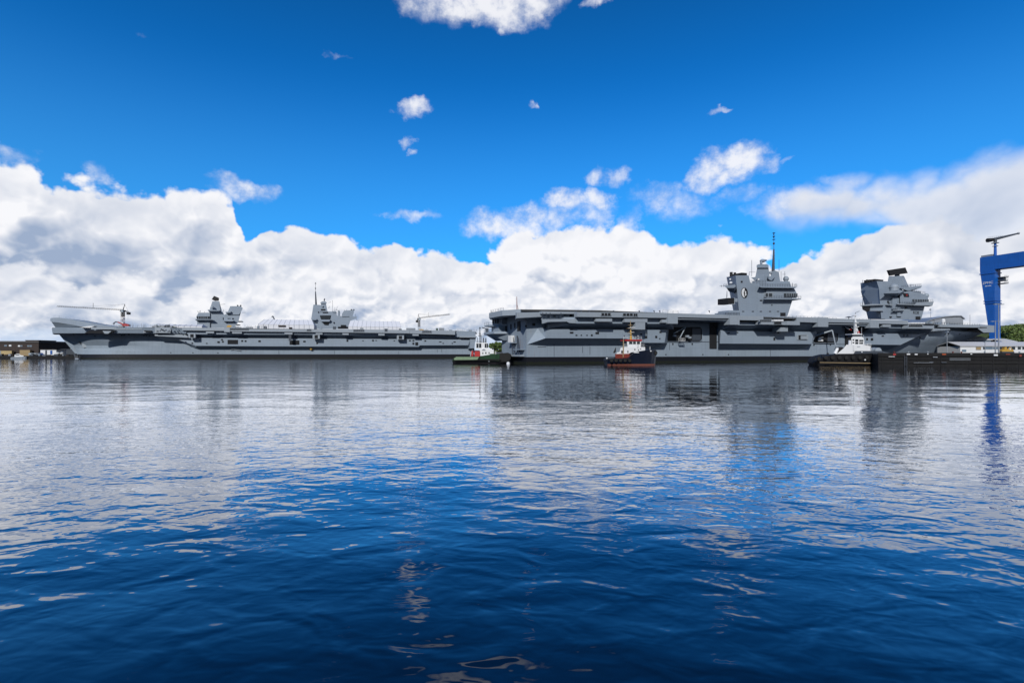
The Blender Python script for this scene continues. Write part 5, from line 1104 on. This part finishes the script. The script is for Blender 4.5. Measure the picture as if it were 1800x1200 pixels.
# workboat shed items on the quay near the tug
# long white shed with windows
def building(name, label, cat, x0, x1, Y, depth, ybase_z, y_eave, y_ridge, wall, roof, ridge='x', windows=(), over=.6, extra=None, group=None):
    xa, xb = (x0-900)/FPX*Y, (x1-900)/FPX*Y
    t = thing(name, (xa, Y, ybase_z), 0, label, cat, group); W = xb-xa; he = HC+(HOR-y_eave)/FPX*Y-ybase_z; hr = HC+(HOR-y_ridge)/FPX*(Y+depth/2)-ybase_z
    MB().box(0, W, 0, depth, 0, he).build('wall', M[wall], t)
    mb = MB()
    if ridge == 'x': mb.frus([(-over,-over,he),(-over,depth/2,hr),(-over,depth+over,he),(-over,depth+over,he+.25),(-over,depth/2,hr+.3),(-over,-over,he+.25)], [(W+over,-over,he),(W+over,depth/2,hr),(W+over,depth+over,he),(W+over,depth+over,he+.25),(W+over,depth/2,hr+.3),(W+over,-over,he+.25)])
    elif ridge == 'hip': mb.add([(-over,-over,he),(W+over,-over,he),(W+over,depth+over,he),(-over,depth+over,he),(W*.12,depth*.5,hr),(W*.88,depth*.5,hr)], [(0,1,5,4),(1,2,5),(2,3,4,5),(3,0,4),(0,3,2,1)])
    else: mb.box(-over, W+over, -over, depth+over, he, he+max(.3, hr-he))
    mb.build('roof', M[roof], t)
    for (a, b, c, d, mt) in windows:
        u0_, u1_ = (a-900)/FPX*Y-xa, (b-900)/FPX*Y-xa; z0, z1 = HC+(HOR-d)/FPX*Y-ybase_z, HC+(HOR-c)/FPX*Y-ybase_z
        w = MB().box(u0_-.12, u1_+.12, -.10, .05, z0-.12, z1+.12).build('window_frame', M['lightgrey'], t)
        MB().box(u0_, u1_, -.14, -.101, z0, z1).build('pane', M[mt], w)
    return t
building('dock_shed', 'long white dockyard building with a row of dark windows behind the jetty', 'building', 1688, 1846, 262, 14, QZ-.05, 608.4, 601.6, 'white', 'whiteroof', 'x',
   [(1728,1731,610,613.6,'glass'),(1731.6,1744,609.8,613.6,'bluegrey'),(1745,1755,610.4,613.4,'bluegrey'),(1757,1762,609.8,613.6,'glass'),(1764,1774,609.6,613.6,'glass'),(1778,1784,609.6,614,'glass'),(1789,1794,609.8,613.8,'glass'),(1797,1800.5,609.8,613.8,'glass'),(1715.6,1724,609.8,614.6,'tan'),(1691,1698,614.6,618,'bluegrey')])
building('storage_shed', 'blue grey shed with white roof between the carrier\'s bow and the blue gantry leg', 'building', 1700, 1742, 300, 14, QZ-.05, 598, 592, 'bluegrey', 'whiteroof', 'x')
building('storage_shed', 'blue grey shed with white roof right of the blue gantry leg', 'building', 1762, 1785, 300, 14, QZ-.05, 600.6, 596, 'bluegrey', 'whiteroof', 'x')
tk = thing('yellow_excavator', ((1762-900)/FPX*255, 255, QZ-.05), 0, 'yellow machine parked in front of the long white dockyard building', 'machine')
Ye = 255/FPX
mb = MB(); mb.box(0, 21*Ye, 0, 2, .3, 1.0); mb.build('track', M['navy'], tk)
mb = MB(); mb.frus([(0,.2,1),(0,.2,1.6),(3*Ye,.2,2.2),(20*Ye,.2,1.8),(21*Ye,.2,1)], [(0,1.8,1),(0,1.8,1.6),(3*Ye,1.8,2.2),(20*Ye,1.8,1.8),(21*Ye,1.8,1)]); mb.build('body', M['yellow'], tk)
mb = MB(); mb.box(5*Ye, 9*Ye, .3, 1.7, 2.0, 3.3); mb.build('cab', M['yellow'], tk); mb = MB(); mb.tube((12*Ye,1,1.9),(17*Ye,1,3.2),.22); mb.tube((17*Ye,1,3.2),(21.5*Ye,1,1.7),.18); mb.build('arm', M['yellow'], tk)
# curved grey hangar behind the fore deck
hg = thing('hangar', ((1622-900)/FPX*330, 330, QZ-.05), 0, 'large grey hangar with a sloping curved roof behind the right carrier\'s bow', 'building')
s3 = 330/FPX; zz = lambda py: HC+(HOR-py)*s3-QZ+.05
pr = [(0,zz(568)),(16,zz(562)),(38,zz(557.4)),(56,zz(556)),(66,zz(556)),(71,zz(560)),(71.5,0),(0,0)]; pr = [(a*s3, b) for a, b in pr]
MB().prism(pr, 0, 40).build('wall', M['shed'], hg)
MB().frus([(a*s3, -.8, zz(b)+c) for a, b, c in ((-1,568.4,0),(16,562,0),(38,557.4,0),(56,556,0),(66,556,0),(72.5,561,0),(72.5,561,.5),(66,556,.6),(56,556,.6),(38,557.4,.6),(16,562,.6),(-1,568.4,.5))], [(a*s3, 41, zz(b)+c) for a, b, c in ((-1,568.4,0),(16,562,0),(38,557.4,0),(56,556,0),(66,556,0),(72.5,561,0),(72.5,561,.5),(66,556,.6),(56,556,.6),(38,557.4,.6),(16,562,.6),(-1,568.4,.5))]).build('roof', M['steel'], hg)
MB().box(20*s3, 64*s3, -.25, 0, zz(569), zz(560)).build('door', M['shed'], hg)
# lamp posts
def lamp_post(px, ytop, Y, label, r=.14, arms=True):
    t = thing('lamp_post', ((px-900)/FPX*Y, Y, QZ-.03), 0, label, 'lamp post'); h = HC+(HOR-ytop)/FPX*Y-QZ+.03
    MB().tube((0,0,0),(0,0,h), r, r*.55, 8).build('pole', M['steel'], t)
    if arms:
        MB().tube((-.9,0,h-.15),(.9,0,h-.15), .07, n=6).build('cross_arm', M['steel'], t)
        for x in (-.95, .95): MB().box(x-.35, x+.35, -.2, .2, h-.3, h-.12).build('lamp_head', M['lightgrey'], t)
    else:
        MB().box(-.25,.25,-.3,.3,h-.1,h+.12).build('lamp_head', M['lightgrey'], t)
    return t
lamp_post(1755.6, 533.4, 136, 'tallest lamp post, in front of the blue gantry leg', .17)
lamp_post(1749.6, 563.6, 150, 'shorter lamp post just left of the tallest one, before the blue gantry leg', .15)
lamp_post(1664.8, 583, 137, 'thin pale lamp post standing before the right carrier\'s bow', .10, False)
lamp_post(1731.4, 600.6, 137.5, 'short dark post in front of the long white building', .10, False)

# ---- gantry crane
def gantry():
    e = Vector((.327, -.945)); 
    F = Frame(370.1, 405., e.x, e.y)      # u runs along the girder towards the camera side, v = to the right of it
    H0 = HC
    t = F.thing('gantry_crane', 'huge bright blue gantry crane with white lettering at the right edge', 'crane')
    part = simple(F, t)
    L1_, Ln = 9.6, 60.
    zt = HC+169*405/900.; zb = HC+149*396/900.
    # v is measured to the viewer's far side: the visible faces are v=0 (side) and u=L (end)
    part('girder', 'craneblue', lambda m: m.box(0, Ln, 0, 9., zb, zt))
    part('girder_flange', 'craneblue', lambda m: m.box(-.2, Ln, -.25, 9.2, zt-.5, zt+.05)) if 0 else None
    def leg(m):
        zs = [zb, HC+(622-560)*.4478, HC+(622-575)*.4478]
        w0, w1 = L1_, L1_*.52
        top_ = [(0,0,zb-.01),(L1_,0,zb-.01),(L1_,7.2,zb-.01),(0,7.2,zb-.01)]
        z2 = HC+(622-592)*.44
        bot_ = [(L1_*.66,0.,z2),(L1_,0.,z2),(L1_,7.2,z2),(L1_*.66,7.2,z2)]
        m.frus(bot_, top_)
    part('leg', 'craneblue', leg)
    z2 = HC+(622-592)*.44; z3 = HC+(622-602)*.44
    part('leg_foot', 'craneblue', lambda m: m.frus([(L1_*.35,-5,QZ),(L1_*1.25,-1.5,QZ),(L1_*1.25,12.,QZ),(L1_*.35,10,QZ)], [(L1_*.66,0,z2-.01),(L1_,0,z2-.01),(L1_,7.2,z2-.01),(L1_*.66,7.2,z2-.01)]))
    for py, f_ in ((480.4, .02), (529, .42), (533, .46)):
        z = HC+(622-py)*.444
        a0 = L1_*.66*((zb-z)/(zb-z2))
        part('leg_collar', 'craneblue', lambda m: m.box(a0-.5, L1_+.5, -.5, 7.7, z-.35, z+.35))
    # service platforms under the girder
    for z_, w in ((HC+(622-482)*.42, 5.), (HC+(622-488)*.42, 4.2), (HC+(622-493)*.42, 5.)):
        part('service_platform', 'navy', lambda m: (m.box(L1_, L1_+4.5, 3.4, 3.4+w, z_, z_+.5), m.rail([(L1_+4.5,3.4,z_+.5),(L1_+4.5,3.4+w,z_+.5)], 1.1, .07, 1.2)))
    part('operator_cab', 'navy', lambda m: m.box(L1_, L1_+3.4, 4.4, 7.2, HC+(622-487)*.42, HC+(622-481)*.42+.4))
    part('roof_housing', 'steel', lambda m: m.box(.2, 7.5, 1, 6, zt+.003, zt+1.6))
    # maintenance derrick on top
    u_, z_ = L1_-1.2, zt; s_ = .44
    zp = HC+(622-426)*s_
    part('derrick_post', 'craneblue', lambda m: m.tube((u_,3,z_), (u_,3,zp), 1.0, .8, 12))
    part('derrick_platform', 'lightgrey', lambda m: (m.lathe((u_,3,zp-.2), [(2.4,0),(2.4,.3)], 14), m.lathe((u_,3,zp-2.6), [(1.8,0),(1.8,.25)], 14)))
    part('derrick_head', 'navy', lambda m: m.tube((u_,3,zp),(u_,3,zp+2.6),1.1,n=10))
    # jib lies across the view
    c = Vector((u_, 3., zp+2.6)); ax = Vector((.327, .945, 0))       # world +X in local axes
    ax = Vector((e.x, -e.y, 0)); 
    tip = c+ax*(41*s_)+Vector((0,0,11*s_)); tail = c-ax*(14*s_)-Vector((0,0,1.5*s_))
    part('derrick_jib', 'navy', lambda m: m.tube(c-ax*2, tip, 1.15, .55, 6))
    part('derrick_counterweight', 'black', lambda m: m.tube(c-ax*1.5, tail, 1.3, 1.7, 6))
    part('derrick_hook', 'steel', lambda m: m.ball(tip, .9))
    part('derrick_rail', 'lightgrey', lambda m: m.rail([tuple(c-ax*5+Vector((0,-.9,.9))), tuple(c+ax*6+Vector((0,-.9,2.0)))], 1.2, .08, 1.5))
    # lettering on the visible side face of the leg
    zc = HC+(622-497)*.4425
    text_mesh('lettering', 'ZPMC', 2.5, M['white'], t, Matrix.Translation((L1_*.54, -.06, zc+.2)) @ Matrix.Rotation(R(0), 4, 'Z') @ UPR, .04, .0, 1.05)
    for k, w in enumerate((.7,.5,.6,.7,.5)): part('small_lettering', 'white', lambda m: m.box(L1_*.36+k*.85, L1_*.36+k*.85+w, -.08, -.01, zc-2.5, zc-1.9))
gantry()

# ---- hill with scrub and houses beyond
def hill(name, pts, Y, depth, mat, label):
    """ridge line given in photo rows"""
    n = len(pts); vs = []
    for k in range(9):
        f_ = k/8.
        for px, py in pts:
            h_ = HC+(HOR-py)/FPX*Y; y = Y+(f_-.5)*depth; prof = math.sin(math.pi*min(1, f_*1.0)) if k < 8 else 0
            j = mnoise.noise(Vector((px*.05, f_*4, 1.)))*h_*.10
            vs.append(((px-900)/FPX*Y, y, max(-1, (h_-2)*(prof**.7)+j*prof+2)))
    fs = [(k*n+i, k*n+i+1, (k+1)*n+i+1, (k+1)*n+i) for k in range(8) for i in range(n-1)]
    o = mesh_obj(name, vs, fs, mat, None, True); tagp(o, label, 'hill', kind='structure'); return o
def scrub(n, region, name, label, mat, kind='stuff', size=(1.2,3.), leaf=.7, per=90, par=None, seed=1):
    random.seed(seed); mb = MB()
    for _ in range(n):
        c = region(); r = random.uniform(*size)
        for _ in range(per):
            d = Vector((random.gauss(0,1), random.gauss(0,1), random.gauss(0,1))); d.normalize(); d *= r*random.uniform(.55, 1.)
            p = Vector(c)+Vector((d.x*1.2, d.y, d.z*.8)); s_ = leaf*random.uniform(.6,1.3)
            a = Vector((random.gauss(0,1), random.gauss(0,1), random.gauss(0,1))).normalized(); b = a.orthogonal().normalized(); c2 = a.cross(b)
            b = (b*math.cos(1)+c2*math.sin(1)); c2 = a.cross(b)
            mb.add([p-b*s_-c2*s_, p+b*s_-c2*s_*.6, p+b*s_*.7+c2*s_, p-b*s_*.6+c2*s_*.8], [(0,1,2,3)])
    me = bpy.data.meshes.new(name); me.from_pydata(mb.v, [], mb.f); me.materials.append(mat)
    o = bpy.data.objects.new(name, me); COL.objects.link(o)
    if par: o.parent = par
    if label: tagp(o, label, 'scrub', kind=kind)
    return o
hl_pts = [(1700,616),(1735,606),(1752,584),(1762,578),(1775,577.4),(1785,575),(1796,574),(1815,573),(1850,572),(1900,575),(1980,590),(2060,606)]
M['grass'] = paint('rough hillside grass', (.11,.14,.04), .95, .5, .1, scale=.08)
hill('hill', hl_pts, 470, 120, M['grass'], 'green scrubby hill behind the blue gantry')
def hreg():
    px = random.uniform(1746, 1830); top = interp(px, hl_pts); f_ = random.uniform(.02,.5); Y = 470+(f_-.5)*120
    h_ = HC+(HOR-top)/FPX*470; return ((px-900)/FPX*Y, Y, (h_-2)*(math.sin(math.pi*f_)**.7)+2.6)
scrub(170, hreg, 'scrub', 'dense green bushes covering the hillside behind the gantry', M['leafd'], per=70, size=(1.4,3.4), leaf=.62, seed=4)
hx = thing('house', ((1759-900)/FPX*475, 475, 25.5), 0, 'cream house with grey roof just right of the blue gantry leg', 'house')
MB().box(0, 8.4, 0, 7, -3, 2.2).build('wall', M['cream'], hx); MB().add([(-.5,-.5,2.2),(8.9,-.5,2.2),(8.9,7.5,2.2),(-.5,7.5,2.2),(2,3.5,4.2),(6.4,3.5,4.2)], [(0,1,5,4),(1,2,5),(2,3,4,5),(3,0,4),(0,3,2,1)]).build('roof', M['roof'], hx)
hx = thing('house', ((1785-900)/FPX*478, 478, 26.4), 0, 'brown roofed house on the hill at the photo\'s right edge', 'house')
MB().box(0, 12, 0, 8, -3, 1.2).build('wall', M['tan'], hx); MB().add([(-.6,-.6,1.2),(12.6,-.6,1.2),(12.6,8.6,1.2),(-.6,8.6,1.2),(3,4,3.6),(9,4,3.6)], [(0,1,5,4),(1,2,5),(2,3,4,5),(3,0,4),(0,3,2,1)]).build('roof', M['brick'], hx)
# far low hills along the horizon
far_ = paint('distant hills', (.07,.11,.14), .95)
hill('distant_hills', [(-400,617),(-200,614),(0,613),(60,612.6),(90,612),(130,613.5),(200,614),(500,615),(820,615),(900,616),(1000,618)], 5200, 1500, far_, 'faint low hills along the horizon')

# ---- trees between the carriers
gr2 = MB(); gr2.add([(-40,420,1.2),(40,420,1.2),(60,620,1.2),(-60,620,1.2)], [(0,1,2,3)]); gr2.add([(-40,420,1.2),(40,420,1.2),(40,420,-1),(-40,420,-1)], [(0,1,2,3)])
tagp(gr2.build('ground', M['ground']), 'bank between the two carriers', 'ground', kind='structure')
def tree(px, ytop, Y, w, label, seed):
    random.seed(seed); x = (px-900)/FPX*Y; h = HC+(HOR-ytop)/FPX*Y-1.2
    t = thing('broadleaf_tree', (x, Y, 1.2), 0, label, 'tree', 'trees between the carriers')
    tr = MB(); tr.tube((0,0,0),(0.2,0,h*.45), w*.06, w*.04, 7)
    for k in range(6):
        a = k*1.05+random.random(); tr.tube((.2,0,h*(.28+.05*(k % 3))), (math.cos(a)*w*.3, math.sin(a)*w*.3, h*(.55+.06*k)), w*.025, w*.01, 5)
    tr.build('trunk', M['bark'], t)
    def reg():
        a = random.uniform(0, 6.28); q = random.random()**.5; zf = random.uniform(.22, .92); rr = w*.42*math.sin(math.pi*min(1,(zf*.86+.08)))**.6
        return (math.cos(a)*q*rr, math.sin(a)*q*rr, h*zf)
    c = scrub(26, reg, 'crown', None, M['leaf'], size=(w*.09, w*.17), leaf=w*.035, per=130, par=t, seed=seed+9)
tree(866, 601.6, 430, 9., 'leftmost light green tree, beside the green tug\'s wheelhouse', 2)
tree(874, 600, 436, 11., 'middle and tallest light green tree between the carriers', 5)
tree(883, 602, 428, 9.5, 'rightmost light green tree, touching the right carrier\'s stern', 8)
bs = thing('blue_shelter', ((873-900)/FPX*400, 400, .6), 0, 'bright blue sheeted shelter under the trees between the carriers', 'shelter')
mb = MB(); mb.frus([(0,0,0),(0,0,2.6),(3.4,0,4.),(6.8,0,2.6),(6.8,0,0)], [(0,4,0),(0,4,2.6),(3.4,4,4.),(6.8,4,2.6),(6.8,4,0)]); mb.build('cover', M['blue'], bs)
sh2 = MB(); sh2.box(-42,40,396,421,-1,.9); tagp(sh2.build('shore', M['timber']), 'dark shore edge between the carriers', 'shore', kind='structure')

# ================================================================== left shore
lg = MB(); lg.box(-900,-296,350.2,900,-2,2.0); tagp(lg.build('ground', M['timber']), 'dark wharf along the left shore', 'wharf', kind='structure')
YL = 358.
building('warehouse', 'brown flat roofed warehouse with pale openings at the far left', 'building', -260, 68, YL, 26, 2., 602.4, 600, 'brick', 'roof', 'flat',
   [(8,12,606.4,608.4,'bluegrey'),(16,20,606,608.4,'white'),(32,35.6,606.8,609,'white'),(37,39.4,607,608.6,'bluegrey'),(48.4,51.4,607,609,'bluegrey'),(52.6,56,607,609,'bluegrey')])  # panes in plain white and blue grey paint
building('plant_room', 'dark brown upper room standing on the brown warehouse roof', 'roof room', 45, 67.4, YL+3, 14, HC+(HOR-600)/FPX*YL+.3, 598.6, 598, 'brick', 'roof', 'flat', over=.2)
for k, (a, b, c, d, mt, lb) in enumerate(((3,22,616.4,624,'cream','pale yellow loading bay front, leftmost under the warehouse'),(36,54,615,622.4,'tan','tan loading bay front between dark doors of the warehouse'),(-6,2.6,616,625,'lightgrey','grey loading bay front cut by the left edge'))):
    x0 = (a-900)/FPX*(YL-2); t_ = tagp(MB().box(x0, (b-900)/FPX*(YL-2), YL-2.6, YL-.9, 2., HC+(HOR-c)/FPX*(YL-2)).build('loading_bay', M[mt]), lb, 'loading bay')
building('site_office', 'low white site office with a blue door beside the brown warehouse', 'building', 71, 99, YL, 8, 2., 614.6, 614, 'white', 'roof', 'flat', [(80,82.4,615.6,623,'glass'),(88.6,92,616,622.4,'blue')] , over=.3)
building('storage_shed', 'long dark low shed behind the white office, under the left carrier\'s bow', 'building', 66, 137, YL+14, 10, 2., 614, 613.2, 'navy', 'navy', 'flat', over=.3)
for k, x in enumerate((108, 116)):
    s_ = YL/FPX; t = thing('storage_tank', ((x-900)*s_, YL-3, 2.), 0, ('left' if k == 0 else 'right')+'hand one of two small white tanks under the left carrier\'s bow', 'tank', 'small white tanks')
    MB().lathe((0,0,0), [(1.0,0),(1.0,2.2)], 14).build('shell', M['white'], t); MB().lathe((0,0,2.2), [(1.05,0),(.9,.3),(.2,.55)], 14).build('cap', M['lightgrey'], t)
# moored small boat
FBt = Frame((19-900)/FPX*348, 348, 1, 0)
sb = FBt.thing('motor_boat', 'small white and pale blue motor boat moored below the warehouse', 'boat')
boat_hull(FBt, 1.6, [(19,628.4,.6,0),(22,627.4,1.3,0),(30,627,1.6,0),(40,626.6,1.4,0),(46,626.2,.7,-1),(48,626,.1,-1.6)], 'hull', [M['lightgrey']], sb)
mb = MB(); frus(FBt, mb, [(25,627),(26,623),(30,621.6),(34,621.8),(36,624),(41,624.6),(42,627)], [(25,627),(26,623),(30,621.6),(34,621.8),(36,624),(41,624.6),(42,627)], .7, 2.5); cb = mb.build('cabin', M['white'], sb)
mb = MB(); rect(FBt, mb, 27, 34, 623, 624.4, .62, .7); mb.build('window', M['glass'], cb)
# parked vans, crates, wall stones along the wharf
def van(px, label, mt, Y=353):
    s_ = Y/FPX; t = thing('parked_van', ((px-900)*s_, Y, 2.02), 0, label, 'van')
    mb = MB(); mb.frus([(0,0,.35),(0,0,1.9),(3.0,0,2.0),(3.9,0,1.2),(4.6,0,1.0),(4.6,0,.35)], [(0,1.8,.35),(0,1.8,1.9),(3.0,1.8,2.0),(3.9,1.8,1.2),(4.6,1.8,1.0),(4.6,1.8,.35)]); b_ = mb.build('body', M[mt], t)
    MB().box(1.9,3.3,-.03,0,1.15,1.75).build('window', M['glass'], b_)
    for x in (.9,3.7): MB().lathe((x,.05,.36), [(.2,-.12),(.36,-.1),(.36,.1),(.2,.12)], 12, 'Y').build('wheel', M['rubber'], t)
van(50, 'white van parked by the dark warehouse door', 'lightgrey'); van(58, 'grey van parked beside the blue one', 'shed'); van(62.6, 'blue van parked at the warehouse corner', 'blue', 354.6); van(98, 'white van parked left of the two small tanks', 'white')
random.seed(21)
for k, (px, mt, lb) in enumerate(((-2,'navy','dark skip cut by the left edge of the view'),(6,'brick','brown skip below the pale yellow loading bay'),(13,'steel','grey skip left of the small motor boat'),(51,'navy','dark skip in front of the white van'),(56.5,'timber','black heap of gear in front of the pale grey van'),
        (66,'bluegrey','blue grey skip at the corner of the brown warehouse'),(73,'steel','grey skip below the left end of the white office'),(79,'timber','black heap below the office window'),(86,'brick','brown skip left of the office\'s blue door'),(93,'navy','dark skip right of the office\'s blue door'),
        (101,'timber','black heap between the white office and the tanks'),(107,'steel','grey skip below the left tank'),(114,'brick','brown skip below the right tank'),(121,'timber','black heap right of the two tanks'),(127,'navy','dark skip nearest to the left carrier\'s stem'))):
    s_ = 350/FPX; w = random.uniform(1.4, 3.2); h = random.uniform(.5,1.7); x = (px-900)*s_
    mb = MB(); mb.frus([(x,350.4,1.9),(x+w,350.4,1.9),(x+w*.9,350.4,2+h),(x+w*.1,350.4,2+h*.8)], [(x,352,1.9),(x+w,352,1.9),(x+w*.9,352,2+h),(x+w*.1,352,2+h*.8)])
    tagp(mb.build('skip', M[mt]), lb, 'skip', 'skips and gear along the left wharf')
pt = thing('floating_pontoon', ((131.6-900)/FPX*345, 345, 0), 0, 'small grey railed pontoon right under the left carrier\'s stem', 'pontoon')
MB().box(0,2.4,0,2,-.2,.5).build('deck', M['lightgrey'], pt); MB().rail([(0,0,.5),(2.4,0,.5),(2.4,2,.5)],1.8,.06,.8,3).build('railing', M['steel'], pt)
